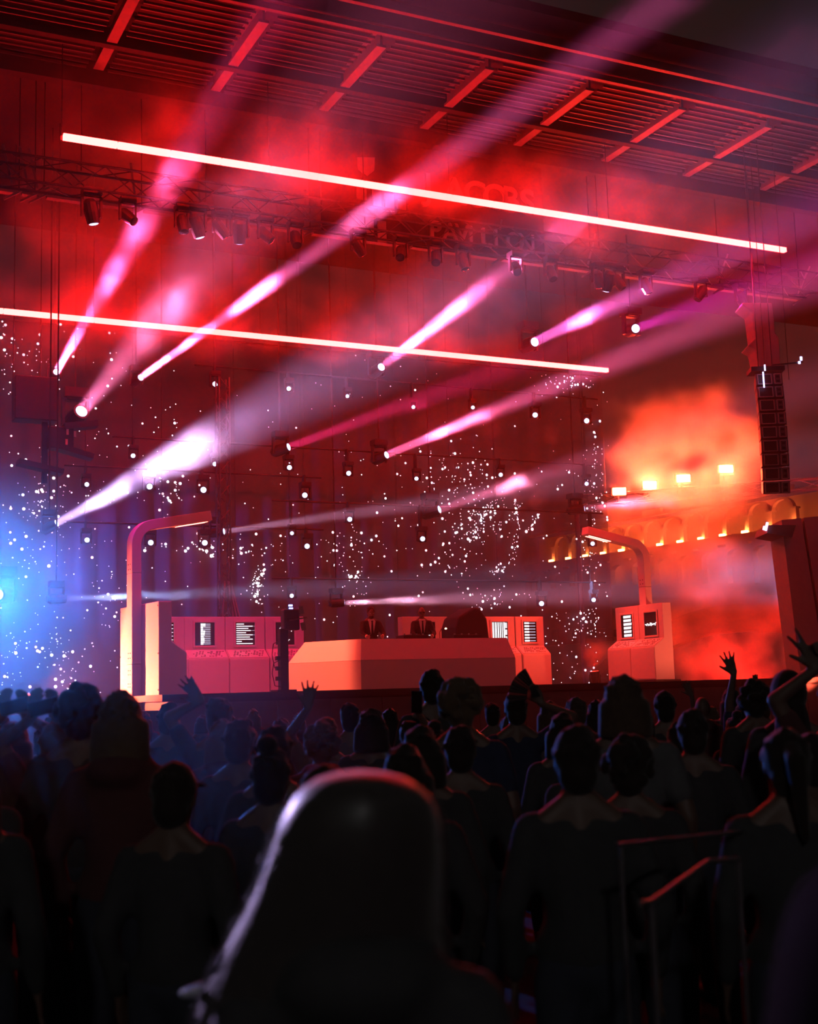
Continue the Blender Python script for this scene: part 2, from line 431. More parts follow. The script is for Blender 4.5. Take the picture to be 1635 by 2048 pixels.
def console(loc, rz, width, kind, label, group, h=1.8, seed=0, sw=.235, sh=.265):
    t = thing('control_console', label, 'console', loc, rz, group)
    W2 = width / 2 - .006
    MB().prism(con_profile(h), (-W2, 0, 0), (0, 1, 0), (0, 0, 1), (2 * W2, 0, 0)).build('body', M_panel, t, bevel=.012)
    MB().box((0, -.291, .41), (2 * W2 - .03, .012, .76)).build('lower_panel', M_panel, t, bevel=.004)
    # sloping keyboard shelf
    n = Vector((0, -.21, .305)).normalized(); R = Matrix((Vector((1, 0, 0)), Vector((0, .305, .21)).normalized(), n)).transposed()
    c = Vector((0, -.1325, .925))
    kp = MB().box(c + n * .006, (2 * W2 - .04, .33, .014), R).build('keyboard_panel', M_panel2, t)
    Rn = random.Random(seed); mb = MB()
    for i in range(11):
        for j in range(5):
            if Rn.random() < .7: mb.box(c + n * .016 + R @ Vector((-W2 * .72 + i * W2 * .14 + .02 * j, -.10 + j * .05, 0)), (.05 * Rn.uniform(.5, 1.1), .024, .008), R)
    mb.build('keys', M_key, kp)['kind'] = 'stuff'
    screen(t, 0, 1.40, sw, sh, kind, seed=seed)
    mb = MB()
    for x in (-W2 + .03, W2 - .03):
        for z in (.1, .8, h - .08): mb.cone((x, .288, z), (x, .298, z), .012, .012, 8)
    mb.build('rivets', M_black, t)
    return t
GRP = 'retro control consoles on the stage'
console((7.94, 29.22, DECK), 0, .98, 'dashes', 'back-row console half hidden behind the left profile console', GRP, seed=1)
console((8.91, 29.22, DECK), 0, .98, 'bars', 'back-row console whose screen shows a stepped white bar chart', GRP, seed=2)
console((9.89, 29.22, DECK), 0, .98, 'text', 'back-row console whose screen shows ten ragged white text lines', GRP, seed=3)
console((10.88, 29.22, DECK), 0, .98, 'ring', 'back-row console with a white ring on its screen behind the black mast', GRP, seed=4)
console((14.62, 29.22, DECK), 0, 1.28, 'line', 'red console with one thin white screen line behind the right performer', GRP, seed=5, sw=.27)
console((16.76, 29.22, DECK), 0, .9, 'barcode', 'console with a white barcode pattern on its screen right of the black cover', GRP, seed=6)
console((17.66, 29.22, DECK), 0, .86, 'sliders', 'bright red console with seven slider bars at the right end of the back row', GRP, seed=7, sw=.2)
aL = math.radians(98)
def loc2(o, l, a): return (o[0] + l[0] * math.cos(a) - l[1] * math.sin(a), o[1] + l[0] * math.sin(a) + l[1] * math.cos(a), DECK)
oL = (6.75, 25.68)
console(loc2(oL, (-.5, 0), aL), aL, 1.0, 'text', 'left console seen from its side, nearest to the audience', GRP, seed=8)
console(loc2(oL, (.5, 0), aL), aL, 1.0, 'bars', 'left console hidden behind the street lamp post', GRP, seed=9)
aR = math.radians(270.8); oR = (19.74, 27.35)
ZR = .06
for l, k, lab, sd in (((.5, 0), 'wave', 'right console with a jagged white wave on its dark screen', 10), ((-.5, 0), 'table', 'right console with six lines of white block text on its screen', 11)):
    p = loc2(oR, l, aR); console((p[0], p[1], DECK + ZR), aR, 1.0, k, lab, GRP, h=1.9, seed=sd, sw=.25, sh=.29)
struct('console_plinth', MB().box((oR[0] + .02, oR[1], DECK + ZR / 2), (.75, 2.2, ZR)), M_deck, 'low plinth under the right consoles')

# ------------------------------------------------------------------ street-lamp arms
M_strip = em('lamp_strip_warm_red', (1.0, .16, .11), 12.0)
def street_lamp(loc, az, hpost, arm, tilt, label, foot=0.0):
    """post with a rounded elbow and a rising arm that points along az; loc = centre of post at deck"""
    t = thing('street_lamp', label, 'street lamp', loc, az, 'street lamps of the stage set')
    th, wd, rad = .2, .28, .42       # thickness in the arm plane, width across
    # centre line in (x, z): up, then elbow, then arm
    ang = math.radians(90 - tilt); pts = [(0, foot), (0, 3.05 * .58), (0, hpost - rad)]
    for i in range(1, 9):
        a = ang * i / 8; pts.append((rad * (1 - math.cos(a)), hpost - rad + rad * math.sin(a)))
    e = pts[-1]; dx, dz = math.cos(math.radians(tilt)), math.sin(math.radians(tilt))
    pts.append((e[0] + arm * dx, e[1] + arm * dz))
    def sweep(P, name):
        mb = MB(); V = []; n = len(P)
        for i, p in enumerate(P):
            a = Vector(P[max(0, i - 1)]); b = Vector(P[min(n - 1, i + 1)]); d = (b - a).normalized(); nn = Vector((-d.y, d.x))
            for s, q in ((1, -1), (1, 1), (-1, 1), (-1, -1)): V.append((p[0] + nn.x * s * th / 2, q * wd / 2, p[1] + nn.y * s * th / 2))
        Fc = [(0, 1, 2, 3), (4*n-1, 4*n-2, 4*n-3, 4*n-4)]
        for i in range(n - 1): Fc += [(4*i+k, 4*i+4+k, 4*i+4+(k+1) % 4, 4*i+(k+1) % 4) for k in range(4)]
        return mb.add(V, Fc).build(name, M_panel, t, bevel=.01)
    sweep([pts[0], (0, .62)], 'post_foot')
    sweep([(0, .626), (0, 2.42)], 'post')
    sweep([(0, 2.426)] + pts[2:], 'arm')
    # light panel under the arm end
    end = Vector((pts[-1][0], 0, pts[-1][1])); d = Vector((dx, 0, dz)); nn = Vector((dz, 0, -dx))
    R = Matrix((d, Vector((0, 1, 0)), -nn)).transposed()
    c = end - d * .42 + nn * (th / 2 + .006)
    pn = MB().box(c, (.76, .23, .012), R).build('light_panel', M_panel2, t)
    for s in (-1, 1): MB().box(c + nn * .008 + Vector((0, s * .07, 0)), (.66, .05, .012), R).build('light_strip', M_strip, pn)
    bolt = MB().cone((-.105, 0, 0), (-.092, 0, 0), .014, .014, 8).mesh('bolt', M_black)
    for z in (.18, .24, .42, .50, .74, .84, 2.50, 2.60):
        for y in (-.05, .05): inst('bolt', bolt, t, (0, y, z)); inst('bolt', bolt, t, (.197, y, z)) if z > 2.4 else None
    lamp_light(t, Matrix.Translation(Vector(loc)) @ Matrix.Rotation(az, 4, 'Z') @ (c + nn * .05), Matrix.Rotation(az, 3, 'Z') @ nn, 'AREA', (1, .05, .025), 95, .7, 120, shape='RECTANGLE', size_y=.16)
    return t
pL = loc2(oL, (0, .39), aL); street_lamp(pL, math.radians(8), 3.42, 1.32, 11, 'tall left street lamp with its arm reaching right over the consoles', foot=-.27)
pR = loc2(oR, (.1, .20), aR); street_lamp((pR[0], pR[1], DECK + 0), math.radians(180.8), 3.55, 1.45, 11, 'right street lamp rising behind the console with the wave screen')

# ------------------------------------------------------------------ performer desk
A, B, C = Vector((10.95, 24.95)), Vector((14.67, 24.95)), Vector((9.98, 26.66))
Dq = Vector((A.x + B.x - C.x, C.y))
desk = thing('performer_desk', 'wide angular desk with bright salmon left facet in front of two performers', 'desk', (12.81, 25.6, DECK))
def offs(pts, d):
    """inset the open chain upstage by d"""
    out = []
    for i, p in enumerate(pts):
        ns = []
        for a, b in ((i - 1, i), (i, i + 1)):
            if a >= 0 and b < len(pts):
                e = (pts[b] - pts[a]).normalized(); ns.append(Vector((-e.y, e.x)))
        n = sum(ns, Vector((0, 0))); n.normalize(); out.append(p + n * d / max(.3, n.dot(ns[0])))
    return out
ch = [C, A, B, Dq]; ins = offs(ch, .17)
u = (A - C).normalized(); ins[0] = ins[0] + u * .34; ins[3] = ins[3] + Vector((-u.x, u.y)) * .34 * 1
L3 = lambda p, z: Vector((p.x - 12.81, p.y - 25.6, z))
def slab(pts, nm, m=M_panel, th=.03):
    n = (pts[1] - pts[0]).cross(pts[2] - pts[0]).normalized() * th
    mb = MB().add([*pts, *[p - n for p in pts]], [(0,1,2,3),(7,6,5,4),(0,4,5,1),(1,5,6,2),(2,6,7,3),(3,7,4,0)])
    return mb.build(nm, m, desk)
HM, HT = .61, 1.06
for i in range(3):
    p, q, pi, qi = ch[i], ch[i+1], ins[i], ins[i+1]
    slab([L3(p, 0), L3(q, 0), L3(q, HM), L3(p, HM)], 'front_panel')
    slab([L3(p, HM + .006), L3(q, HM + .006), L3(qi, HT), L3(pi, HT)], 'sloped_panel')
bk = offs(ch, .95)
mb = MB()
for i in range(3): mb.add([L3(ins[i], HT), L3(ins[i+1], HT), L3(bk[i+1], HT), L3(bk[i], HT)] + [L3(x, HT - .04) for x in (ins[i], ins[i+1], bk[i+1], bk[i])], [(0,1,2,3),(7,6,5,4),(0,4,5,1),(1,5,6,2),(2,6,7,3),(3,7,4,0)])
mb.build('worktop', M_panel2, desk)
for (p, pi, b) in ((C, ins[0], bk[0]), (Dq, ins[3], bk[3])):
    mb = MB(); V = [L3(p, 0), L3(p, HM), L3(pi, HT), L3(b, HT), L3(b, 0)]
    mb.add(V, [(0,1,2,3,4)]).build('end_panel', M_panel, desk)

# gear on the desk
def mixer(loc, label, w=.6, n=4):
    t = thing('mixer', label, 'mixer', loc, 0, 'mixers on the performer desk')
    MB().box((0, 0, .045), (w, .4, .09)).build('case', M_black, t, bevel=.01)
    for i in range(n): MB().cone((-w/2 + .08 + i * (w - .16) / (n - 1), -.08, .09), (-w/2 + .08 + i * (w - .16) / (n - 1), -.08, .125), .022, .018, 8).build('knob', M_alu, t)
    MB().lathe([(.13, 0), (.13, .015), (.05, .02)], (0, .05, .09), (0, 0, 1), 14).build('jog_wheel', M_metal, t)
mixer((12.45, 25.55, DECK + HT), 'black mixer before the left performer')
mixer((13.75, 25.6, DECK + HT), 'black mixer before the right performer', .7)
lp = thing('desk_lamp', 'small bent reading lamp between the performers on the desk', 'lamp', (13.15, 25.6, DECK + HT))
MB().path([(0, 0, 0), (0, 0, .16), (.05, -.02, .24), (.12, -.03, .24)], .008).build('gooseneck', M_metal, lp)
MB().cone((0, 0, 0), (0, 0, .015), .04, .04, 10).build('foot', M_metal, lp)
MB().ell((.14, -.03, .235), (.03, .02, .02), 8, 6).build('bulb', em('desk_lamp_bulb', (1, .7, .4), 6, False), lp)

# black covered gear right of the right performer
cv = thing('covered_monitor', 'tall black cloth-covered gear stack right of the right performer', 'covered gear', (at(929, 1250, Y=27.6).x, 27.6, DECK))
MB().prism([(-.45, 0), (-.45, 1.42), (-.36, 1.66), (0.06, 1.90), (.2, 1.88), (.40, 1.62), (.44, 1.2), (.50, .9), (.50, 0)], (0, -.4, 0), (1, 0, 0), (0, 0, 1), (0, .8, 0)).build('cover', pm('black_tarp', (.03, .025, .026), (.02, .018, .018), 4, .7, bump=.5), cv, bevel=.05)
MB().box((0, 0, .03), (1.02, .86, .06)).build('base_board', M_deck, cv)

# black mast with cables, small panels and blue lamp
mp = at(567, 1380, Y=24.4)
ms = thing('equipment_mast', 'black mast with cable loops and small lamps left of the desk', 'mast', (mp.x, 24.4, DECK))
MB().box((0, 0, .62), (.17, .17, 1.24)).build('column', M_black, ms, bevel=.01)
MB().box((0, 0, .02), (.4, .4, .04)).build('base_plate', M_black, ms)
for z in (.26, .46, .66): MB().box((-.12, -.02, z), (.08, .1, .08)).build('connector_box', M_black, ms)
for k, (a, b) in enumerate(((.1, .62), (.45, 1.0))):
    MB().path([(-.1, -.05, b), (-.22, -.05, b - .06), (-.25, -.05, (a + b) / 2), (-.2, -.05, a + .02), (-.08, -.05, a)], .008).build('cable_loop', M_wire, ms)
MB().tube((.05, 0, 1.2), (.12, 0, 1.72), .03).build('pole', M_black, ms)
hd = MB().box((.16, 0, 1.42), (.34, .22, .42)).build('lamp_head', M_black, ms, bevel=.03)
for z, x in ((1.60, .3), (1.28, .34)):
    MB().box((x + .05, -.12, z), (.09, .03, .16), Matrix.Rotation(-.2, 3, 'Y')).build('reflector', pm('dull_mirror', (.7, .6, .62), (.5, .45, .45), 9, .25, .8), ms)
MB().beam((.1, -.1, 1.40), (.48, -.1, 1.46), .02, .03).build('bar', M_beam, ms)
for i, z in enumerate((1.70, 1.64, 1.585)): MB().box((.15 + .008 * i, -.06, z), (.07, .05, .035)).build('blue_led', em('led_blue', (.25, .3, 1.0), 5.0, False), ms)
MB().tube((-.03, -1.10, -1.83), (-.03, -1.10, -.08), .02).build('front_pole', M_metal, ms)
MB().tube((-.03, -1.10, -.1), (-.03, 0, -.02), .02).build('pole_link', M_metal, ms)

# ------------------------------------------------------------------ back battens with moving lamps
ROWS = [(9.78, [(430, 768), (578, 778), (695, 793), (826, 814), (945, 816), (1070, 831), (1172, 842)], 'uppermost'),
        (7.95, [(267, 913), (430, 928), (577, 935), (696, 947), (833, 957), (1000, 950), (1172, 968)], 'second'),
        (7.24, [(172, 970), (298, 974), (405, 980), (610, 991)], 'third'),
        (6.20, [(584, 1067), (698, 1040), (843, 1078), (1184, 1088)], 'fourth'),
        (5.90, [(172, 1082), (300, 1085), (408, 1088), (614, 1093)], 'fifth'),
        (4.60, [(584, 1192), (1083, 1207), (1187, 1200)], 'lowest')]
NTH = ['leftmost', 'second', 'third', 'fourth', 'fifth', 'sixth', 'seventh']
for z, P, nm in ROWS:
    z = max(at(*p, Y=YR).z for p in P) + .40
    x0, x1 = at(*P[0], Y=YR).x, at(*P[-1], Y=YR).x
    t = thing('lighting_pipe', 'thin black pipe carrying the %s row of back lamps' % nm, 'pipe', (0, YR + .12, z))
    MB().tube((x0 - .5, 0, .06), (x1 + .5, 0, .06), .024).build('pipe', M_black, t)
    for i in range(4):
        x = x0 + (x1 - x0) * i / 3; MB().tube((x, 0, .06), (x, 0, ROOF - z + .62), .006, 5).build('hanging_wire', M_wire, t)
    for k, p in enumerate(P):
        a = at(*p, Y=YR)
        d = (CAM + Vector((random.uniform(-3, 6), 0, random.uniform(-1, 5))) - a).normalized()
        o = moving_head(a, d, '%s blue-white lamp from the left on the %s back pipe' % (NTH[k], nm), sc=random.uniform(.62, .98))
        MB().box((0, .075 / o.scale.z, (z - o.location.z) / o.scale.z / 2 + .03), (.05, .15 / o.scale.z, abs(z - o.location.z) / o.scale.z + .14)).build('clamp', M_black, o)

# lattice mast behind the lamp arm
tw = thing('lattice_mast', 'slim lattice mast behind the left lamp arm with raking red braces', 'mast', (9.80, 30.5, DECK))
truss(tw, (0, 0, 0), (0, 0, 7.85), .26, .26, 26, .022, M_metal)
for s in (.05, .2, .34):
    MB().beam((.05 + s * .2, -.1, 2.75), (.35 + s * 1.3, -.1, .1), .04, .04).build('brace', M_beam, tw)
MB().beam((-.02, -.1, 2.75), (-.2, -.1, .6), .035, .035).build('brace', M_beam, tw)

# dark cluster of lamps and cabinets hanging at the far left
cl = thing('hanging_cluster', 'dark hanging cluster of lamp boxes and barn doors at the left edge', 'lighting rig', at(100, 760, Y=29.6))
o = Vector(cl.location)
def lp3(x, y, dy=0): return at(x, y, Y=29.6 + dy) - o
MB().box(lp3(70, 800), (.95, .5, 1.0)).build('cabinet', M_black, cl, bevel=.02)
MB().box(lp3(150, 905, -.2), (.8, .4, .12), Matrix.Rotation(.25, 3, 'Y')).build('barn_door', M_black, cl)
MB().box(lp3(160, 852, -.2), (.75, .4, .14), Matrix.Rotation(-.15, 3, 'Y')).build('barn_door', M_black, cl)
MB().box(lp3(120, 878, -.1), (.55, .4, .5)).build('lamp_box', M_black, cl, bevel=.02)
MB().box(lp3(80, 935, -.1), (1.0, .4, .12), Matrix.Rotation(.2, 3, 'Y')).build('barn_door', M_black, cl)
for q in ((135, 864), (150, 868), (133, 884)): MB().box(lp3(*q, -.33), (.05, .03, .13)).build('bright_label', pm('pale_tape', (.8, .78, .8), (.7, .68, .7), 5, .5), cl)
for x in (-.5, .1): MB().tube((x - .3, .1, -.2), (x - .3, .1, ROOF + .63 - cl.location.z), .015, 5).build('hanging_wire', M_wire, cl)
MB().box((-.1, .05, -1.2), (.12, .12, 2.4)).build('spine', M_black, cl)

# ------------------------------------------------------------------ glittering sheer curtain
YC = 32.3
cur = thing('glitter_curtain', 'sheer dark backdrop curtain dotted with hundreds of glints built as glowing points', 'curtain', (10.2, YC, 1.55))
m = bpy.data.materials.new('sheer_curtain'); m.use_nodes = True; nt = m.node_tree
b = nt.nodes['Principled BSDF']; b.inputs['Roughness'].default_value = .55
tc = nt.nodes.new('ShaderNodeTexCoord'); wv = nt.nodes.new('ShaderNodeTexNoise'); mpn = nt.nodes.new('ShaderNodeMapping')
mpn.inputs['Scale'].default_value = (6, 1, .25); wv.inputs['Scale'].default_value = 2.0
nt.links.new(tc.outputs['Object'], mpn.inputs[0]); nt.links.new(mpn.outputs[0], wv.inputs['Vector'])
rp = nt.nodes.new('ShaderNodeMix'); rp.data_type = 'RGBA'; rp.inputs[6].default_value = (.03, .02, .035, 1); rp.inputs[7].default_value = (.20, .13, .19, 1)
nt.links.new(wv.outputs['Fac'], rp.inputs[0]); nt.links.new(rp.outputs[2], b.inputs['Base Color'])
b.inputs['Alpha'].default_value = .62
mb = MB(); NX = 240; X0, X1 = -3.0, 22.45
for i in range(NX + 1):
    x = X0 + (X1 - X0) * i / NX; y = .07 * math.sin(x * 9) + .04 * math.sin(x * 23 + 1)
    mb.v += [(x - 10.2, y, 0), (x - 10.2, y * .6, 9.6)]
mb.f = [(2*i, 2*i+2, 2*i+3, 2*i+1) for i in range(NX)]
mb.build('cloth', m, cur, smooth=True)
MB().tube((X0 - 10.2, 0, 9.62), (X1 - 10.2, 0, 9.62), .03).build('curtain_rail', M_black, cur)
for x in (-12.5, -6, 0, 6, 12): MB().tube((x, 0, 9.6), (x, 0, 13.1), .008, 5).build('hanging_wire', M_wire, cur)
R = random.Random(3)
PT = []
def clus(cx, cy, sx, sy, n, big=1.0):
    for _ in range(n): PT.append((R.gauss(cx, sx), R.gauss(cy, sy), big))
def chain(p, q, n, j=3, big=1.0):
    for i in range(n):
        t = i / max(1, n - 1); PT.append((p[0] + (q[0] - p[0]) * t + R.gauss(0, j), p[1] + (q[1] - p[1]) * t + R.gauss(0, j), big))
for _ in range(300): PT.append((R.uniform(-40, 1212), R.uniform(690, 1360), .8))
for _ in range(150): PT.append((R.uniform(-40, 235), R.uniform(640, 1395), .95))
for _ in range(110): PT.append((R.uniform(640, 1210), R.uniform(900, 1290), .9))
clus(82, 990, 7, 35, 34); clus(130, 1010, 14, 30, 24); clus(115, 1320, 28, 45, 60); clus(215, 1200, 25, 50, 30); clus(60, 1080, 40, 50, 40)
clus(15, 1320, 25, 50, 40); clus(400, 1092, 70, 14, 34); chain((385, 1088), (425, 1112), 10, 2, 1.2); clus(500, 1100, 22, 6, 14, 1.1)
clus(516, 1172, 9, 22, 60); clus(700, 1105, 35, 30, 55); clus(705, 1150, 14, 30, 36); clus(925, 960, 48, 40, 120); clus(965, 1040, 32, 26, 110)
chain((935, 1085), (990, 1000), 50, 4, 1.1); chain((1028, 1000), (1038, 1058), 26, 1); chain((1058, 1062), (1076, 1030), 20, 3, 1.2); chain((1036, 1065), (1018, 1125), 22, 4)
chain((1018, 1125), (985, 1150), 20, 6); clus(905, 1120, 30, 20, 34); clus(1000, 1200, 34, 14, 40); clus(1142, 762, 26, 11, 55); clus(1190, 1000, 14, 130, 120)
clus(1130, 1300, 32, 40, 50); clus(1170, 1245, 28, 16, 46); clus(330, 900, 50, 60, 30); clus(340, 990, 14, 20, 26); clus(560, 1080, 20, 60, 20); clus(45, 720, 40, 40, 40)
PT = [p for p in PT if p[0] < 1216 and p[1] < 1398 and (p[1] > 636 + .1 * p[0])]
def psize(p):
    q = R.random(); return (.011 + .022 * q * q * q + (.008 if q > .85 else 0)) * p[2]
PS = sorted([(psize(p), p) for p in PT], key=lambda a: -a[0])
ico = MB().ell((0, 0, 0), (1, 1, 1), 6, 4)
PM = [em('glint_glow_white', (1, .9, .97), 3.0, False), em('glint_glow_pink', (1, .62, .72), 2.2, False), em('glint_glow_lilac', (.82, .78, 1.0), 2.6, False)]  # glints of the stage lights painted as self-glowing points
PME = [ico.mesh('glowing_glint', k) for k in PM]
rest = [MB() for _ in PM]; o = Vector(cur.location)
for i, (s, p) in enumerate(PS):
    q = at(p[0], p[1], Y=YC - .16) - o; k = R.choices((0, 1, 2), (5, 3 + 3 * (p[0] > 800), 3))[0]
    if i < 300: inst('glowing_glint', PME[k], cur, q, scale=(s, s * .5, s))
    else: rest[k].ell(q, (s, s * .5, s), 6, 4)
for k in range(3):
    g = rest[k].build('glowing_glints', PM[k], cur); g['kind'] = 'stuff'

# ------------------------------------------------------------------ sign behind the upper bar
M_sign = pm('sign_letter_white', (.26, .24, .24), (.22, .2, .2), 3, .6)
sg = thing('venue_sign', 'dim red-lit sign with two rows of capital letters behind the upper light bar', 'sign', (12.44, 24.75, 12.0))
MB().box((.6, .12, .75), (5.6, .06, 2.3)).build('sign_board', M_roof, sg)
def letters(txt, size, loc, name, wd=1.0):
    c = bpy.data.curves.new('letters', 'FONT'); c.body = txt; c.size = size; c.extrude = .03; c.offset = size * .016; c.space_character = 1.06
    tmp = bpy.data.objects.new('letters', c); COL.objects.link(tmp)
    bpy.context.view_layer.update()
    me = bpy.data.meshes.new_from_object(tmp.evaluated_get(bpy.context.evaluated_depsgraph_get()))
    bpy.data.objects.remove(tmp); me.materials.clear(); me.materials.append(M_sign)
    o = bpy.data.objects.new(name, me); COL.objects.link(o); o.parent = sg; o.location = loc; o.rotation_euler = (PI / 2, 0, 0); o.scale = (wd, 1, 1)
    return o
ps = at(848, 405, Y=24.75)
pe = at(1078, 440, Y=24.75)
x = ps.x - 12.44; zt = ps.z - 12.0
step = (pe.x - ps.x) / 6.0
for i, ch_ in enumerate('JACOBS'): letters(ch_, .84, (x + i * step * 1.0, 0, zt + .11), 'letter')
q0, q1 = at(858, 476, Y=24.75), at(1050, 506, Y=24.75)
for i, ch_ in enumerate('PAVILION'): letters(ch_, .60, (q0.x - 12.44 + i * (q1.x - q0.x) / 7.6, 0, q0.z - 12.0), 'letter')
lx = at(732, 350, Y=24.75)
MB().prism([(-.2, .28), (.22, .34), (.2, .04), (.02, -.12), (-.18, .02)], (lx.x - 12.44, 0, lx.z - 12.0 + .1), (1, 0, 0), (0, 0, 1), (0, .05, 0)).build('emblem_shield', M_sign, sg)
for dx, dz, w, h in ((-.12, -.42, .24, .3), (.25, -.5, .2, .42), (.55, -.55, .22, .4), (.85, -.62, .2, .36), (.35, -1.25, .2, .5), (.05, -1.15, .2, .4)):
    MB().box((lx.x - 12.44 + dx, .025, lx.z - 12.0 + dz), (w, .05, h)).build('emblem_block', M_sign, sg)

ORD = 'first second third fourth fifth sixth seventh eighth ninth tenth eleventh twelfth thirteenth fourteenth fifteenth sixteenth seventeenth eighteenth nineteenth twentieth'.split()
# small lamps and glints along the overhead truss
for k, px in enumerate((255, 365, 440, 530, 590, 715, 800, 870, 925, 1030, 1100, 1195, 1235, 1290, 1400, 1480)):
    a = at(px, 345 + .158 * (px - 125) + 28, Y=24.3)
    d = Vector((random.uniform(-.6, .8), random.uniform(-.8, .2), -.8))
    moving_head((a.x, 24.3, 11.15), d, '%s unlit dark lamp from the left under the overhead truss' % ORD[k], on=False, sc=1.0, group='unlit lamps under the overhead truss')

# ------------------------------------------------------------------ line array loudspeaker at the right
M_grille = pm('grille_black_steel', (.05, .05, .05), (.02, .02, .02), 90, .5, .4)
M_frame = pm('array_frame_paint', (.34, .32, .32), (.26, .25, .25), 15, .5)
M_cab = pm('cabinet_grey_paint', (.10, .10, .10), (.07, .07, .07), 15, .5)
la = thing('line_array_speaker', 'curved hanging column of stacked loudspeaker cabinets at the right', 'loudspeaker', at(1530, 742, D=29.5))
aa = math.radians(222); tilt = 0.0; pos = Vector((0, 0, -.15)); HB = .30
for k in range(9):
    tl = math.radians(-10 + 2.4 * k)       # lean of each box
    R3 = Matrix.Rotation(math.radians(-28), 3, 'Z') @ Matrix.Rotation(tl, 3, 'X')
    nxt = pos + R3 @ Vector((0, 0, -HB)); c = (pos + nxt) / 2
    bd = MB().prism([(-.30, -.25), (.30, -.25), (.22, .28), (-.22, .28)], c - R3 @ Vector((0, 0, HB / 2 - .015)), R3 @ Vector((1, 0, 0)), R3 @ Vector((0, 1, 0)), R3 @ Vector((0, 0, HB - .03))).build('cabinet', M_cab, la, bevel=.012)
    for sx, w in ((-.10, .30), (.19, .14)):
        fr = MB()
        for s in (-1, 1):
            fr.box(c + R3 @ Vector((sx + s * w / 2, -.258, 0)), (.018, .02, HB - .06), R3); fr.box(c + R3 @ Vector((sx, -.258, s * (HB / 2 - .035))), (w, .02, .018), R3)
        fr.build('front_frame', M_frame, bd)
    MB().box(c + R3 @ Vector((-.10, -.252, 0)), (.28, .01, HB - .07), R3).build('grille', M_grille, bd)
    for s in (-1, 1): MB().box(c + R3 @ Vector((.19, -.254, s * .055)), (.07, .014, .05), R3).build('port', M_black, bd)
    MB().box(c + R3 @ Vector((.31, -.1, 0)), (.02, .10, HB - .02), R3).build('rigging_plate', M_frame, bd)
    pos = nxt
MB().box((0, 0, 0), (.75, .5, .10), Matrix.Rotation(math.radians(-28), 3, 'Z')).build('fly_bar', M_black, la)
for x in (-.2, .2): MB().tube((x, 0, 0), (x, 0, ROOF - la.location.z + .63), .012, 5).build('chain', M_wire, la)
MB().beam((.1, -.1, .12), (.9, -.25, .22), .03, .03).build('outrigger', M_metal, la)
for q, sz in (((-.34, -.3, -.30), (.03, .02, .36)), ((-.28, -.3, -.02), (.03, .02, .14)), ((.84, -.26, .30), (.05, .03, .09)), ((.78, -.26, .2), (.05, .03, .06))):
    MB().box(q, sz).build('blue_led', em('led_violet', (.55, .5, 1.0), 3.0, False), la)

# wrapped truss column above the array and the wing leg at the far right
pc = at(1527, 735, D=30.5); zc = at(1527, 598, D=30.5).z - pc.z
wc = thing('wrapped_column', 'red-lit cloth-wrapped column above the loudspeaker stack', 'column', pc)
MB().prism([(-.10, 0), (-.18, .28 * zc), (-.34, .34 * zc), (-.16, .45 * zc), (-.20, .86 * zc), (-.42, .97 * zc), (-.40, zc), (.30, .98 * zc), (.33, .52 * zc), (.40, .45 * zc), (.40, 0)], (0, 0, 0), (math.sin(YAW), -math.cos(YAW), 0), (0, 0, 1), (math.cos(YAW) * .7, math.sin(YAW) * .7, 0)).build('cloth_wrap', M_cloth, wc, bevel=.04)
MB().tube((.2, .4, zc - .1), (.2, .4, ROOF + .63 - pc.z), .03).build('hoist', M_black, wc)
for x in (-.15, .55): MB().tube((x, -.2, -.3), (x, -.2, ROOF + .63 - pc.z), .008, 5).build('wire', M_wire, wc)
wl = thing('stage_wing', 'dark sloping cloth-covered stage leg at the right edge', 'stage leg', (0, 0, 0))
b0, b1, t0, t1 = at(1612, 1400, D=33), at(1720, 1400, D=33), at(1562, 1040, D=33), at(1660, 1030, D=33)
dp = Vector((fw.x, fw.y, 0)).normalized() * 1.2
for (p, q, r_, s_, nm) in ((0.0, .52, 0, .4, 'cloth_panel'), (.58, 1.0, .46, 1.0, 'side_panel')):
    P = [b0.lerp(b1, p), b0.lerp(b1, q), t0.lerp(t1, s_), t0.lerp(t1, r_)]; P[0].z = P[1].z = 0
    MB().add([*P, *[k + dp for k in P]], [(0,1,2,3),(7,6,5,4),(0,4,5,1),(1,5,6,2),(2,6,7,3),(3,7,4,0)]).build(nm, M_cloth, wl)
hp = [at(1537, 1050, D=32.6), at(1592, 1050, D=33), at(1585, 1075, D=33), at(1533, 1066, D=32.6)]
MB().add([*hp, *[k + dp for k in hp]], [(0,1,2,3),(7,6,5,4),(0,4,5,1),(1,5,6,2),(2,6,7,3),(3,7,4,0)]).build('header_box', M_cloth, wl)
for q, w, h in (((1532, 1053), .05, .22), ((1527, 1056), .04, .1)): MB().box(at(*q, D=32.5), (w, .04, h), Matrix.Rotation(.35, 3, 'Y')).build('blue_led', em('led_violet', (.55, .5, 1.0), 3.0, False), wl)

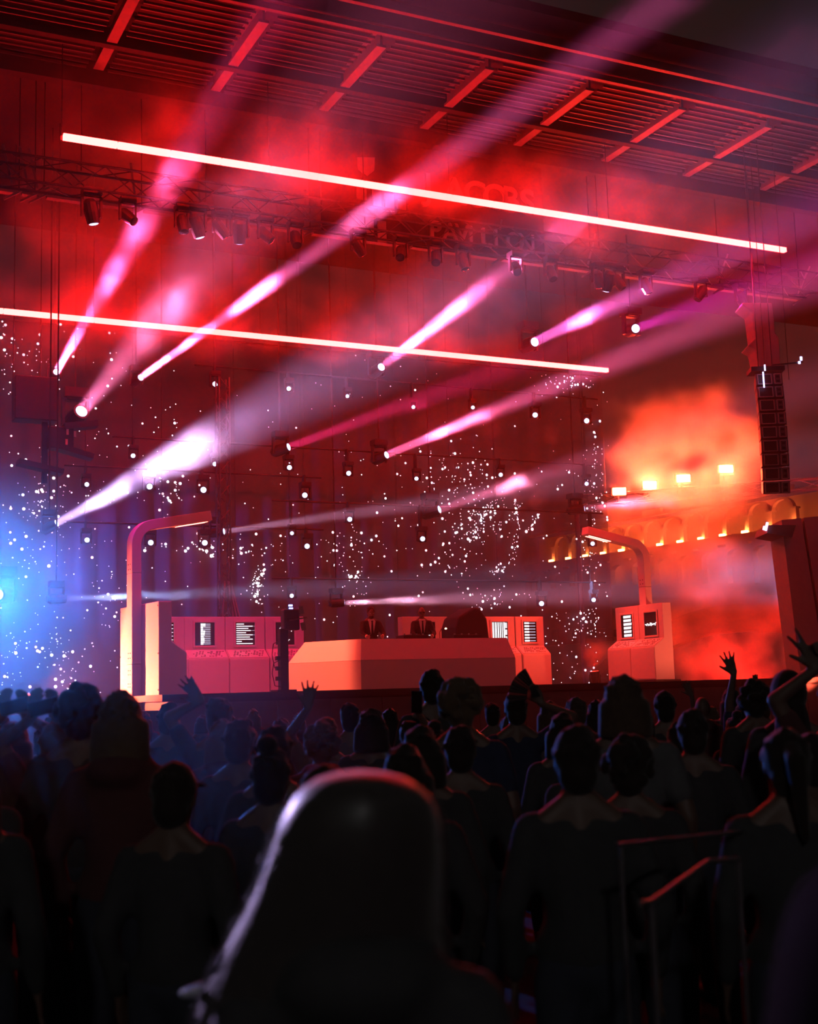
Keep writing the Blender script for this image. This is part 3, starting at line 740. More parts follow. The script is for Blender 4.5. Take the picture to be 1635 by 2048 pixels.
# ------------------------------------------------------------------ side truss with four hot red floods
M_flood = em('flood_red_hot', (1.0, .06, .02), 2300.0)
fp = [at(1237, 983, D=44), at(1298, 970, D=44), at(1365, 957, D=43.6), at(1450, 938, D=43)]
ft = thing('side_truss', 'lighting truss on two legs right of the stage carrying four red floods', 'truss', (0, 0, 0))
dirv = (fp[3] - fp[0]); dirv.z = 0; dirv.normalize()
e0, e1 = fp[0] - dirv * 1.3, fp[3] + dirv * 4.2; zt_ = 8.1
truss(ft, (e0.x, e0.y + .3, zt_), (e1.x, e1.y + .3, zt_), .35, .35, 10, .025)
for e in (e0, e1): MB().tube((e.x, e.y + .3, 0), (e.x, e.y + .3, zt_), .09, 10).build('leg', M_metal, ft)
toC = Vector((-fw.x, -fw.y, -.12)).normalized()
for k, p in enumerate(fp):
    f_ = thing('flood_light', 'blazing red-white flood light, %s of four in the smoke right of the stage' % ['leftmost', 'second from left', 'third from left', 'rightmost'][k], 'flood light', p, 0, 'red flood lights in the smoke')
    q = toC.to_track_quat('-Y', 'Z').to_matrix()
    MB().box((0, 0, 0), (.52, .16, .30), q).build('housing', M_black, f_)
    MB().box(q @ Vector((0, -.09, 0)), (.42, .03, .22), q).build('lamp_face', M_flood, f_)
    MB().box(q @ Vector((0, .12, -.22)), (.56, .03, .03), q).box(q @ Vector((0, .2, -.2)), (.06, .06, zt_ * 0 + .4)).build('bracket', M_black, f_)
    MB().tube((0, .3, -.1), (0, .3, zt_ - p.z), .03).build('mount', M_black, f_)

# ------------------------------------------------------------------ arched bridge far behind
b0, b1 = at(1130, 1126, D=185), at(1530, 1065, D=156.3)
bz = 19.75
u_ = Vector((b1.x - b0.x, b1.y - b0.y, 0)); LB = u_.length; u_.normalize()
br = thing('arched_bridge', 'distant concrete bridge with lit colonnade glowing through red smoke', 'bridge', (b0.x, b0.y, 0), math.atan2(u_.y, u_.x))
EXT = 9
DP = 7.0                                      # deck depth, away from the viewer: local +y or -y
side = 1 if Matrix.Rotation(math.atan2(u_.y, u_.x), 3, 'Z').col[1].dot(Vector((fw.x, fw.y, 0))) > 0 else -1
MB().box((LB / 2, side * DP / 2, bz - .45), (LB + 2 * EXT, DP, .5)).build('deck', M_stone, br)
MB().box((LB / 2, side * .1, bz - .1), (LB + 2 * EXT, .3, .9)).build('parapet', M_stone, br)
NCOL = 10; sp = LB / NCOL
M_blamp = em('bridge_lamp_orange', (1.0, .17, .035), 130.0)
colm = MB().box((0, 0, 1.35), (.62, .62, 2.1)).box((0, 0, .25), (.85, .85, .5)).box((0, 0, 2.45), (.9, .9, .22)).mesh('column', M_stone)
arc = MB(); NA = 10
for i in range(NA):
    a0, a1 = PI * i / NA, PI * (i + 1) / NA
    P = [(math.cos(a) * r, math.sin(a) * r) for a, r in ((a0, sp * .5 - .05), (a1, sp * .5 - .05), (a1, sp * .5 - .42), (a0, sp * .5 - .42))]
    arc.prism(P, (0, -.3, 0), (1, 0, 0), (0, 0, .8), (0, .6, 0))
arcm = arc.mesh('arch', M_stone)
lam = MB().box((0, 0, 0), (.8, .3, .5)).mesh('lamp', M_blamp)
for k in range(-1, NCOL + 2):
    x = k * sp
    inst('column', colm, br, (x, side * 1.3, bz + .2))
    if k <= NCOL: inst('arch', arcm, br, (x + sp / 2, side * 1.3, bz + 2.75))
    inst('lamp', lam, br, (x - .1, side * .62, bz + .45))
MB().box((LB / 2, side * 1.4, bz + 4.75), (LB + 2 * EXT, .5, .3)).build('cornice', M_stone, br)
MB().box((LB / 2, side * 3.2, bz + 2.2), (LB + 2 * EXT, .3, 4.4)).build('back_wall', M_stone, br)
for k in range(0, NCOL, 3): MB().box((k * sp + 1.5 * sp, side * 1.4, bz + 5.2), (sp * .9, .6, .6)).build('cap_block', M_stone, br)
# lower arcade with lit openings
wall = MB(); ow = sp * 1.15
for k in range(-2, 11):
    x0 = k * ow; hh = 1.2 + max(0, k) * .30
    P = [(0, 0)]
    wall.box((x0, side * .5, bz - 6.0), (ow * .34, .9, 10))
    arcp = [(-ow * .34, 0)] + [(-ow * .34 * math.cos(PI * i / 8), ow * .22 * math.sin(PI * i / 8)) for i in range(9)] + [(ow * .34, 1.7), (-ow * .34, 1.7)]
    wall.prism(arcp, (x0 + ow / 2, side * .05, bz - 2.3), (1, 0, 0), (0, 0, 1), (0, side * .9, 0))
    wall.box((x0 + ow / 2, side * .5, bz - 2.3 - hh - 3.0), (ow * .68, .9, 6.0))
wall.build('arcade_wall', M_stone, br)
MB().box((LB / 2, side * 3.4, bz - 6), (LB + 2 * EXT, .4, 11)).build('inner_wall', M_stone, br)
l2 = MB().box((0, 0, 0), (.5, .3, .15)).mesh('lamp', em('bridge_lamp_dim', (1.0, .13, .02), 40.0))
for k in range(0, 11): inst('lamp', l2, br, ((k + .5) * ow, side * 1.6, bz - 1.2))
rib = MB(); NR = 22
for j, (rr, dz) in enumerate(((40, 0), (37.2, -.4))):
    for i in range(NR):
        a0, a1 = math.radians(62 + i * 3.0), math.radians(62 + (i + 1) * 3.0)
        P = [(math.cos(a) * r + 30, math.sin(a) * r - 40 + bz - 7 + dz) for a, r in ((a0, rr), (a1, rr), (a1, rr - 1.2), (a0, rr - 1.2))]
        rib.prism(P, (0, side * -.3, 0), (1, 0, 0), (0, 0, 1), (0, side * 1.5, 0))
rib.build('main_arch_rib', M_stone, br)

# ------------------------------------------------------------------ people
M_skin = pm('skin', (.17, .10, .075), (.13, .08, .06), 12, .55)
M_hair = [pm('hair_dark', (.035, .024, .02), (.02, .014, .012), 40, .75, sheen=.2, spec=.2), pm('hair_brown', (.10, .06, .04), (.06, .035, .025), 40, .75, sheen=.2, spec=.2), pm('hair_fair', (.14, .09, .055), (.1, .065, .04), 40, .75, sheen=.2, spec=.2)]
M_shirt = [pm('cotton_black', (.055, .055, .057), (.042, .042, .044), 30, .95), pm('cotton_grey', (.12, .12, .125), (.09, .09, .095), 30, .95), pm('cotton_maroon', (.11, .04, .04), (.08, .03, .03), 30, .95), pm('cotton_navy', (.035, .045, .09), (.025, .03, .06), 30, .95)]
M_denim = pm('denim_dark', (.045, .05, .07), (.035, .038, .05), 40, .9)
M_shoe = pm('shoe_rubber', (.03, .03, .03), (.02, .02, .02), 20, .6)
M_suit = pm('suit_wool_black', (.02, .019, .02), (.013, .012, .013), 50, .9)
M_white = pm('shirt_white', (.75, .72, .70), (.68, .65, .63), 30, .85)

def remesh(mb, name, mat, vox=.013, ratio=.35, smooth=4):
    me = mb.mesh(name); o = bpy.data.objects.new('tmp', me); COL.objects.link(o)
    r = o.modifiers.new('r', 'REMESH'); r.mode = 'VOXEL'; r.voxel_size = vox; r.use_smooth_shade = True
    if smooth:
        s = o.modifiers.new('s', 'SMOOTH'); s.iterations = smooth; s.factor = .5
    d = o.modifiers.new('d', 'DECIMATE'); d.ratio = ratio
    out = bpy.data.meshes.new_from_object(o.evaluated_get(bpy.context.evaluated_depsgraph_get()))
    bpy.data.objects.remove(o); bpy.data.meshes.remove(me)
    out.name = name; out.materials.clear(); out.materials.append(mat)
    out.polygons.foreach_set('use_smooth', [True] * len(out.polygons))
    return out

def hand(mb, w, d, s, curl=.25, spread=.16, fingers=(1, 1, 1, 1), k=1.0):
    """w wrist, d direction of the fingers, s towards the thumb; palm faces d x s"""
    d = Vector(d).normalized(); s = Vector(s); s = (s - d * s.dot(d)).normalized(); n = d.cross(s)
    for j, o in enumerate((.030, .010, -.010, -.028)):
        a = w + d * .01 + s * o * .55 * k; b = w + d * .088 * k + s * o * k
        mb.cap(a, b, .014 * k, .0115 * k, 8)
        L = (.080, .090, .084, .066)[j] * k; f = d + s * spread * (1.2 - .8 * j); f.normalize()
        if fingers[j]:
            e = b + f * L * .5; g = (f + n * curl).normalized(); t = e + g * L * .5
            mb.cap(b, e, .0105 * k, .0095 * k, 8); mb.cap(e, t, .0092 * k, .0075 * k, 8)
        else:
            e = b + (f * .3 + n).normalized() * .035 * k; t = e + (-d).normalized() * .04 * k
            mb.cap(b, e, .011 * k, .010 * k, 8); mb.cap(e, t, .010 * k, .008 * k, 8)
    a = w + d * .02 + s * .018 * k; b = w + d * .052 * k + s * .050 * k; t = b + (d * .8 + s * .75).normalized() * .045 * k
    mb.cap(a, b, .015 * k, .012 * k, 8); mb.cap(b, t, .0115 * k, .009 * k, 8)

def ik(sh, wr, pole, L1=.29, L2=.265):
    v = wr - sh; D = min(v.length, (L1 + L2) * .995); v = v.normalized()
    a = (L1 * L1 - L2 * L2 + D * D) / (2 * D); h = math.sqrt(max(0, L1 * L1 - a * a))
    p = pole - v * pole.dot(v); p.normalize()
    return sh + v * a + p * h, sh + v * D

DOWN = {-1: (Vector((-.25, .04, .89)), Vector((-.05, .3, -1)), {}), 1: (Vector((.25, .04, .89)), Vector((.05, .3, -1)), {})}
def person_meshes(arms, hair, top, sleeve, key, hm, tm, fine=False, head_tilt=0.0):
    """arms = {side: (wrist, hand dir, opts)}; local: facing +y, 1.75 m tall"""
    b = MB(); t = MB(); J = {}
    for s in (-1, 1):
        b.cap((s*.09, 0, .92), (s*.105, .02, .49), .085, .058); b.cap((s*.105, .02, .49), (s*.11, -.01, .09), .058, .040)
        b.cap((s*.11, -.03, .045), (s*.12, .13, .035), .040, .034)
    b.ell((0, 0, .97), (.165, .115, .13)); b.cap((0, 0, 1.0), (0, .01, 1.2), .125, .13); b.ell((0, .012, 1.27), (.165, .112, .19)); b.cap((-.15, 0, 1.405), (.15, 0, 1.405), .06, .06)
    b.cap((0, -.012, 1.40), (0, .010, 1.56), .066, .056)
    for s in (-1, 1): b.cap((s*.14, -.015, 1.415), (s*.035, -.015, 1.50), .05, .045)
    H = MB()
    H.ell((0, .02, 1.645), (.074, .094, .113), 14, 10); H.ell((0, .052, 1.578), (.052, .058, .058), 12, 8)
    H.cap((0, .108, 1.645), (0, .128, 1.612), .010, .016, 8); H.cap((-.022, .108, 1.572), (.022, .108, 1.572), .010, .010, 8)
    for s in (-1, 1): H.ell((s*.076, .008, 1.632), (.011, .022, .032), 8, 6); H.cap((s*.018, .108, 1.668), (s*.046, .098, 1.668), .010, .009, 8)
    if head_tilt:
        Rm = Matrix.Rotation(head_tilt, 3, 'X'); pv = Vector((0, 0, 1.53)); H.v = [tuple(pv + Rm @ (Vector(p) - pv)) for p in H.v]
    b.add(H.v, H.f)
    t.ell((0, 0, 1.0), (.178, .130, .15)); t.cap((0, 0, 1.02), (0, .01, 1.2), .142, .148); t.ell((0, .012, 1.27), (.182, .128, .19)); t.cap((-.16, 0, 1.405), (.16, 0, 1.405), .072, .072)
    if top == 'hoodie': t.ell((0, -.06, 1.46), (.13, .09, .075)); t.cap((-.07, .0, 1.48), (.07, .0, 1.48), .06, .06)
    for s in (-1, 1):
        wr, hd, op = arms[s]; sh = Vector((s*.175, 0, 1.405))
        el, wr = ik(sh, Vector(wr), op.get('pole', Vector((s*.4, -.5, -.6))))
        b.cap(sh, el, .052, .042); b.cap(el, wr, .042, .027)
        hand(b, wr, hd, op.get('thumb', Vector((-s*.3, 1, .2))), op.get('curl', .5), op.get('spread', .06), op.get('fingers', (1, 1, 1, 1)), op.get('k', 1.0))
        t.cap(sh, sh.lerp(el, .62 if sleeve == 'short' else 1.0), .068, .062 if sleeve == 'short' else .056)
        if sleeve == 'long': t.cap(el, el.lerp(wr, .9), .055, .040)
        J[s] = (el, wr)
    p = MB()
    p.ell((0, 0, .95), (.178, .128, .13))
    for s in (-1, 1): p.cap((s*.092, 0, .90), (s*.105, .02, .49), .102, .075); p.cap((s*.105, .02, .49), (s*.11, -.01, .11), .075, .062)
    f = MB()
    for s in (-1, 1): f.cap((s*.11, -.045, .05), (s*.12, .14, .045), .052, .045)
    h = MB(); R = random.Random(key)
    C = Vector((0, -.004, 1.665))
    def tilt3(mb):
        if head_tilt:
            Rm = Matrix.Rotation(head_tilt, 3, 'X'); pv = Vector((0, 0, 1.53)); mb.v = [tuple(pv + Rm @ (Vector(q) - pv)) for q in mb.v]
    if hair != 'bald':
        h.ell(C, (.086, .100, .108), 14, 10); h.ell((0, -.045, 1.60), (.074, .06, .075), 12, 8)
        for _ in range(26):
            a, z = R.uniform(0, 2*PI), R.uniform(.0, 1.0); q = C + Vector((.085*math.cos(a)*math.sqrt(1-z*z), .098*math.sin(a)*math.sqrt(1-z*z), .106*z))
            if q.y < .075: h.cap(q, q + Vector((R.uniform(-.01, .01), R.uniform(-.02, 0), R.uniform(-.015, .012))), .014, .009, 6)
    if hair in ('long', 'longwavy'):
        for k in range(18):
            a = PI + PI * k / 17; q = Vector((.088*math.cos(a), .07*math.sin(a) - .01, 1.62)); e = Vector((.12*math.cos(a), .06*math.sin(a) - .05, 1.36 + R.uniform(-.08, .04)))
            mid = q.lerp(e, .5) + Vector((0, -.02, 0)); h.cap(q, mid, .032, .034, 7); h.cap(mid, e, .034, .016, 7)
    if hair == 'bob':
        for k in range(16):
            a = PI + PI * k / 15; q = Vector((.088*math.cos(a), .07*math.sin(a) - .01, 1.63)); h.cap(q, q + Vector((.012*math.cos(a), -.01, -.12)), .032, .026, 7)
    if hair == 'bun': h.ell((0, -.05, 1.79), (.05, .05, .045), 10, 7)
    if hair == 'pony':
        h.cap((0, -.09, 1.70), (0, -.15, 1.66), .03, .038); h.cap((0, -.15, 1.66), (.02, -.13, 1.40), .038, .018)
    if hair == 'curly':
        for _ in range(60):
            a, z = R.uniform(0, 2*PI), R.uniform(-.6, 1.0); r_ = math.sqrt(max(0, 1 - z*z)); q = C + Vector((.098*math.cos(a)*r_, .108*math.sin(a)*r_ - .02, .112*z))
            if q.y < .08 or z > .5: h.ell(q, (R.uniform(.022, .036),) * 3, 7, 5)
    if hair == 'cap':
        h.ell(C + Vector((0, .005, .012)), (.09, .106, .105), 14, 10); h.prism([(.085*math.cos(PI*i/8), .07 + .13*math.sin(PI*i/8)) for i in range(9)], (0, .02, 1.69), (1, 0, 0), (0, 1, -.12), (0, 0, .014)); h.ell((0, 0, 1.78), (.012, .012, .01), 8, 5)
    if hair == 'hood':
        h.ell((0, -.02, 1.66), (.105, .12, .135), 14, 10); h.cap((0, -.08, 1.55), (0, -.07, 1.42), .09, .11)
    tilt3(h)
    vx = .0095 if fine else .016
    out = {'body': remesh(b, 'person', M_skin, vx, .22 if fine else .4, 3 if fine else 2), 'top': remesh(t, 'shirt', tm, .02, .5), 'trousers': remesh(p, 'trousers', M_denim, .024, .5), 'shoes': remesh(f, 'shoes', M_shoe, .015, .4)}
    if hair != 'bald': out['hair'] = remesh(h, 'hair', hm, .0095, .5, 2)
    out['J'] = J
    return out
PC = {}
def put_person(P, sc, label, ms, rz=None, group=None, hair_name='hair'):
    o = bpy.data.objects.new('person', ms['body']); COL.objects.link(o)
    if rz is None:
        d = Vector((13, 27, 0)) - Vector((P[0], P[1], 0)); rz = math.atan2(d.y, d.x) - PI / 2 + random.uniform(-.25, .25)
    o.location = (P[0], P[1], P[2] if len(P) > 2 else 0); o.scale = (sc, sc, sc); o.rotation_euler = (0, 0, rz)
    tag(o, label, 'person', group)
    for k in ('top', 'trousers', 'shoes', 'hair'):
        if k in ms: inst({'top': 'shirt', 'hair': hair_name}.get(k, k), ms[k], o)
    return o
def facing(P): d = Vector((13, 27, 0)) - Vector((P[0], P[1], 0)); return math.atan2(d.y, d.x) - PI / 2
def std(hair, k):
    key = (hair, k)
    if key not in PC:
        tm = M_shirt[k % 4]; hm = M_hair[0 if k == 0 else (k + len(hair)) % 3]
        PC[key] = person_meshes(DOWN, hair, 'hoodie' if k % 3 == 2 else 'tee', 'short' if k % 2 else 'long', k * 7 + len(hair), hm, tm)
    return PC[key]
USED = []
def free(x, y, r=.5): return all((x - a) ** 2 + (y - b) ** 2 > r * r for a, b in USED)
HT_ = {'short': 1.775, 'long': 1.775, 'bob': 1.775, 'bun': 1.835, 'pony': 1.775, 'curly': 1.80, 'cap': 1.785, 'hood': 1.80, 'bald': 1.76}
# crowd members that the photograph shows singly: head-top pixel, distance, hair, kind, label
CROWD = [
 (160, 1364, 6.2, 'curly', 0, 'blue-lit person with full round hair, taller of the left pair'),
 (243, 1381, 5.2, 'bob', 2, 'blue-lit person with a bob, right one of the left pair'),
 (700, 1405, 10.2, 'short', 1, 'person with short hair below the desk centre'),
 (742, 1417, 8.0, 'bob', 0, 'person with bobbed hair just right of the raised spread hand'),
 (862, 1338, 9.6, 'short', 0, 'tallest narrow-headed person in front of the desk'),
 (920, 1352, 6.7, 'curly', 3, 'person with bushy hair beside the tallest head'),
 (984, 1405, 12.5, 'short', 1, 'small head just left of the fan holder'),
 (1018, 1430, 10.4, 'short', 2, 'low head in front of the fan holder'),
 (1098, 1401, 10.6, 'bob', 1, 'person right of the folding fan'),
 (1151, 1393, 10.0, 'short', 2, 'short-haired person between the fan and the big round head'),
 (1192, 1399, 11.2, 'long', 0, 'long-haired person tucked left of the big round head'),
 (1245, 1348, 5.9, 'bob', 1, 'big round head in front of the right consoles'),
 (1327, 1380, 9.8, 'cap', 0, 'low-headed person with a cap right of the big round head'),
 (1403, 1393, 12.0, 'bald', 2, 'bare-headed person with a red-lit crown at the right'),
 (1459, 1377, 12.2, 'longwavy', 1, 'person whose hair edge glows red under the spread hand'),
 (1572, 1336, 7.4, 'hood', 0, 'hooded person near the right edge'),
 (494, 1437, 9.0, 'bun', 3, 'low head with a bun left of the raised spread hand'),
 (338, 1404, 9.4, 'short', 0, 'short-haired person in front of the left console'),
 (560, 1440, 10.0, 'pony', 2, 'person with a ponytail under the black mast'),
]
HT_['longwavy'] = 1.775
for (px, py, D, hr, k, lab) in CROWD:
    p = at(px, py, D=D); sc = p.z / HT_[hr]; USED.append((p.x, p.y)); put_person((p.x, p.y), sc, lab, std(hr, k), group='crowd in front of the stage')

# people with raised hands, posed one by one
def raised(px, py, D, hr, k, lab, hands, rz=None, sleeve='short', top='tee'):
    """hands: (side, wrist px, tip px, hand distance, options)"""
    p = at(px, py, D=D); sc = p.z / HT_[hr]; rz = facing(p) if rz is None else rz
    inv = (Matrix.Translation((p.x, p.y, 0)) @ Matrix.Rotation(rz, 4, 'Z') @ Matrix.Scale(sc, 4)).inverted()
    arms = dict(DOWN)
    for (s, w, t, hd, op) in hands:
        wl_ = inv @ at(*w, D=hd); tl_ = inv @ at(*t, D=hd); d = (tl_ - wl_)
        th = inv.to_3x3() @ (rt * op.get('tx', 1.0)); op = dict(op); op['thumb'] = th; op.setdefault('pole', Vector((s * .6, .3, -.5)))
        arms[s] = (wl_, d, op)
    ms = person_meshes(arms, hr, top, sleeve, k * 5 + 1, M_hair[k % 3], M_shirt[k % 4], fine=True)
    USED.append((p.x, p.y)); o = put_person((p.x, p.y), sc, lab, ms, rz=rz, group='crowd in front of the stage'); bpy.context.view_layer.update(); return o, ms
raised(437, 1394, 8.2, 'short', 0, 'person holding a hand with fingers up to the left before the console', [(-1, (402, 1402), (364, 1352), 8.1, dict(spread=.2, curl=.2, tx=-.6, k=1.1))])
raised(652, 1432, 8.6, 'short', 1, 'person raising one widely spread hand before the salmon desk', [(-1, (616, 1416), (622, 1352), 8.4, dict(spread=.30, curl=.05, tx=-1.0, k=1.15))])
raised(1420, 1412, 13.5, 'bob', 2, 'person raising a hand beside the right consoles', [(-1, (1378, 1366), (1361, 1330), 13.3, dict(spread=.22, curl=.1, tx=-1.0, k=1.15, pole=Vector((.2, .2, -1))))])
raised(1492, 1385, 10.8, 'bob', 3, 'person raising the highest spread hand into the red smoke', [(-1, (1467, 1344), (1452, 1300), 10.7, dict(spread=.30, curl=.05, tx=-1.0, k=1.2))])
raised(1503, 1357, 8.8, 'curly', 0, 'bushy-haired person with a small raised hand behind', [])
raised(1525, 1400, 15.2, 'short', 1, 'person far back raising a hand with two fingers together', [(-1, (1514, 1360), (1513, 1329), 15.0, dict(spread=.12, curl=.1, tx=-1.0, k=1.15, fingers=(1, 1, 1, 0)))])
raised(1668, 1350, 6.4, 'short', 2, 'person at the right edge raising a hand with two fingers out', [(-1, (1634, 1335), (1606, 1268), 6.3, dict(spread=.38, curl=.1, tx=-1.3, k=1.25, fingers=(1, 1, 0, 0)))])

# person with a folding fan
fo, fm = raised(1030, 1382, 9.1, 'short', 3, 'person holding an open folding fan above the head', [(1, (1083, 1408), (1074, 1388), 9.0, dict(spread=.0, curl=.9, tx=-1.0, k=1.0))])
fpv = at(1079, 1392, D=8.98)
fan = thing('folding_fan', 'open folding hand fan with red light painted into some panels', 'fan', fpv)
M_fan = pm('fan_paper', (.10, .05, .05), (.06, .03, .03), 20, .8); M_fan2 = pm('fan_light_red', (.5, .08, .07), (.4, .05, .05), 20, .8)  # red light through the leaf is put into the panel colour
NF = 11
def fdir(a): return (rt * math.cos(a) + up * math.sin(a))
for i in range(NF + 1):
    a = math.radians(118 + 74 * i / NF); d = fdir(a)
    MB().beam((0, 0, 0), d * .215, .006, .004, fw).build('rib', M_black, fan)
    if i < NF:
        a2 = math.radians(118 + 74 * (i + 1) / NF); e = fdir(a2); am = (d + e).normalized(); bump = -fw * .006
        P = [d * .09, d * .215, am * .216 + bump, e * .215, e * .09, am * .09 + bump]; q = fw * .002
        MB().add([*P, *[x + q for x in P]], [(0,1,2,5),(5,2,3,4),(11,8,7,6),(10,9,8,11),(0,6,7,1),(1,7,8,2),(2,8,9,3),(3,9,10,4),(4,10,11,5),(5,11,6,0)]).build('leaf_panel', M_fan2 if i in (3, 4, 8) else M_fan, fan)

# people filming with phones
def phone(p, ax, upv, label, lit=None, L=.155, Wd=.075):
    ax = Vector(ax).normalized(); upv = Vector(upv); upv = (upv - ax * ax.dot(upv)).normalized(); n = ax.cross(upv)
    t = thing('phone', label, 'phone', p, 0, 'phones held up in the crowd'); R = Matrix((ax, n, upv)).transposed()
    MB().box((0, 0, 0), (L, .009, Wd), R).build('case', M_black, t, bevel=.003)
    MB().box(n * .0055, (L * .94, .002, Wd * .92), R).build('screen', M_screen, t)
    MB().box(-n * .006 + ax * L * .36 + upv * Wd * .22, (.03, .004, .03), R).build('camera_bump', M_metal, t)
    if lit:
        for (x, z, w, h) in lit: MB().box(-n * .008 + ax * x + upv * z, (w, .003, h), R).build('lit_mark', em('phone_mark_pink', (1, .72, .78), 2.2, False), t)
    return t
for (px, py, D, hr, k, lab, tx, ty, pl) in ((112, 1442, 6.6, 'short', 2, 'person at the left holding a phone flat above the crowd', 88, 1414, 'dark phone held sideways left of the bushy-haired head'),
                                       (28, 1440, 6.9, 'long', 1, 'person at the far left edge holding up a phone', 28, 1413, 'dark phone held sideways at the far left edge')):
    o, ms = raised(px, py, D, hr, k, lab, [(-1, (tx - 24, ty + 22), (tx - 20, ty - 4), D - .1, dict(spread=.02, curl=.8, tx=1.0)), (1, (tx + 24, ty + 22), (tx + 20, ty - 4), D - .1, dict(spread=.02, curl=.8, tx=-1.0))])
    phone(at(tx, ty, D=D - .12), rt + up * .25, up - rt * .25, pl)
pp = at(833, 1404, D=8.9)
phone(pp, up, -rt, 'phone with small bright pink marks beside the tallest head', lit=[(.045, .0, .012, .02), (.0, .008, .014, .03), (-.012, -.02, .04, .006), (-.012, -.002, .034, .006), (-.012, .016, .030, .006)])
raised(818, 1440, 9.2, 'short', 3, 'person holding the lit phone beside the tallest head', [(1, (836, 1428), (834, 1410), 8.95, dict(spread=.02, curl=.9, tx=1.0))])

# the rest of the dark crowd
FILL = ['short', 'bob', 'long', 'cap', 'pony', 'bun', 'curly', 'short']
HAIRW = {'short': 'short hair', 'bob': 'a bob', 'long': 'long hair', 'cap': 'a cap', 'pony': 'a ponytail', 'bun': 'a hair bun', 'curly': 'bushy hair'}
ORDW = 'first second third fourth fifth sixth seventh eighth ninth tenth eleventh twelfth thirteenth fourteenth fifteenth'.split()
rr = random.Random(21); n = 0; FL = []
for lo, hi, cnt in ((3.9, 5.8, 13), (5.8, 9.0, 22), (9.0, 19.0, 26)):
    got = 0
    for tries in range(2500):
        if got >= cnt: break
        D = rr.uniform(lo, hi); px = rr.uniform(-60, 1690); p = at(px, 1400, D=D)
        h = rr.uniform(1.50, 1.64); c = Vector((p.x, p.y, h)) - CAM; dep = c.dot(fw)
        py = CY - F * c.dot(up) / dep
        if py < 1414 or p.y > 21.5 or not free(p.x, p.y, .62): continue
        hr = FILL[n % 8]; USED.append((p.x, p.y)); n += 1; got += 1
        row = 'nearest rows' if D < 6.5 else ('middle rows' if D < 11.5 else 'far rows')
        FL.append((row, hr, px, p.x, p.y, h, 0 if D < 6.5 else [0, 2][(n // 8) % 2]))
for row in ('nearest rows', 'middle rows', 'far rows'):
    for hr in HAIRW:
        G = sorted([f for f in FL if f[0] == row and f[1] == hr], key=lambda f: f[2])
        for i, f in enumerate(G):
            lab = 'dark crowd figure with %s in the %s' % (HAIRW[hr], row) + (', %s such from the left' % ORDW[i] if len(G) > 1 else '')
            put_person((f[3], f[4]), f[5] / HT_[hr], lab, std(hr, f[6]), group='dark crowd fill')

for lo, hi, cnt, x0, x1, sd in ((4.5, 15.0, 18, 1760, 2250, 'right'), (5.0, 12.0, 9, -420, -90, 'left')):
    got = 0
    for tries in range(800):
        if got >= cnt: break
        D = rr.uniform(lo, hi); p = at(rr.uniform(x0, x1), 1400, D=D)
        if p.y > 21.5 or p.y < 2.2 or not free(p.x, p.y, .62): continue
        hr = FILL[got % 8]; USED.append((p.x, p.y)); got += 1
        put_person((p.x, p.y), rr.uniform(1.52, 1.7) / HT_[hr], 'dark crowd member standing just beyond the %s frame edge' % sd, std(hr, 0), group='crowd beyond the %s frame edge' % sd)

# ------------------------------------------------------------------ foreground: long-haired person close to the camera
def lath(prof, nm, mat, parent, D, n=40, ripple=.05, seed=1, dz=0):
    """prof: (pixel row, left px, right px, depth m) at distance D: a body of hair with strands"""
    V = []; Fc = []; m = len(prof)
    for (y, xl, xr, dep) in prof:
        a, b = at(xl, y, D=D), at(xr, y, D=D); c = (a + b) / 2; hx = (b - a) / 2; f2 = Vector((fw.x, fw.y, 0)).normalized()
        for i in range(n):
            t = 2 * PI * i / n; w = 1 + ripple * noise.noise(Vector((3.5 * math.cos(t), 3.5 * math.sin(t) + seed, y * .0025)))
            V.append(c + hx * math.cos(t) * w + f2 * dep * math.sin(t) * w)
    for j in range(m - 1): Fc += [(j*n+i, j*n+(i+1) % n, (j+1)*n+(i+1) % n, (j+1)*n+i) for i in range(n)]
    Fc += [tuple(range(n)), tuple(range(m*n - 1, (m-1)*n - 1, -1))]
    o0 = parent.matrix_world.inverted()
    return MB().add([o0 @ v for v in V], Fc).build(nm, mat, parent, smooth=True)
DF = 1.92
pf = at(712, 1550, D=DF)
key = 'fg'
ms = person_meshes(DOWN, 'bald', 'hoodie', 'long', 3, M_hair[0], M_shirt[0])
fg = put_person((pf.x, pf.y), (pf.z - .01) / 1.765, 'nearest long-haired person seen blurred from behind', ms, rz=facing(pf) - .1)
bpy.context.view_layer.update()
M_fhair = pm('hair_near', (.07, .06, .056), (.045, .038, .036), 60, .42, sheen=.25)
prof = [(1541, 706, 734, .012), (1546, 668, 775, .045), (1556, 634, 812, .07), (1575, 604, 848, .09), (1605, 578, 872, .105), (1650, 556, 882, .112), (1710, 536, 886, .112), (1770, 512, 884, .108), (1830, 484, 882, .105), (1890, 452, 884, .10), (1950, 424, 890, .10), (2010, 400, 905, .10), (2080, 378, 930, .10), (2160, 360, 950, .10), (2280, 350, 960, .08), (2360, 420, 900, .03)]
hr_ = lath(prof, 'hair', M_fhair, fg, DF, seed=4)
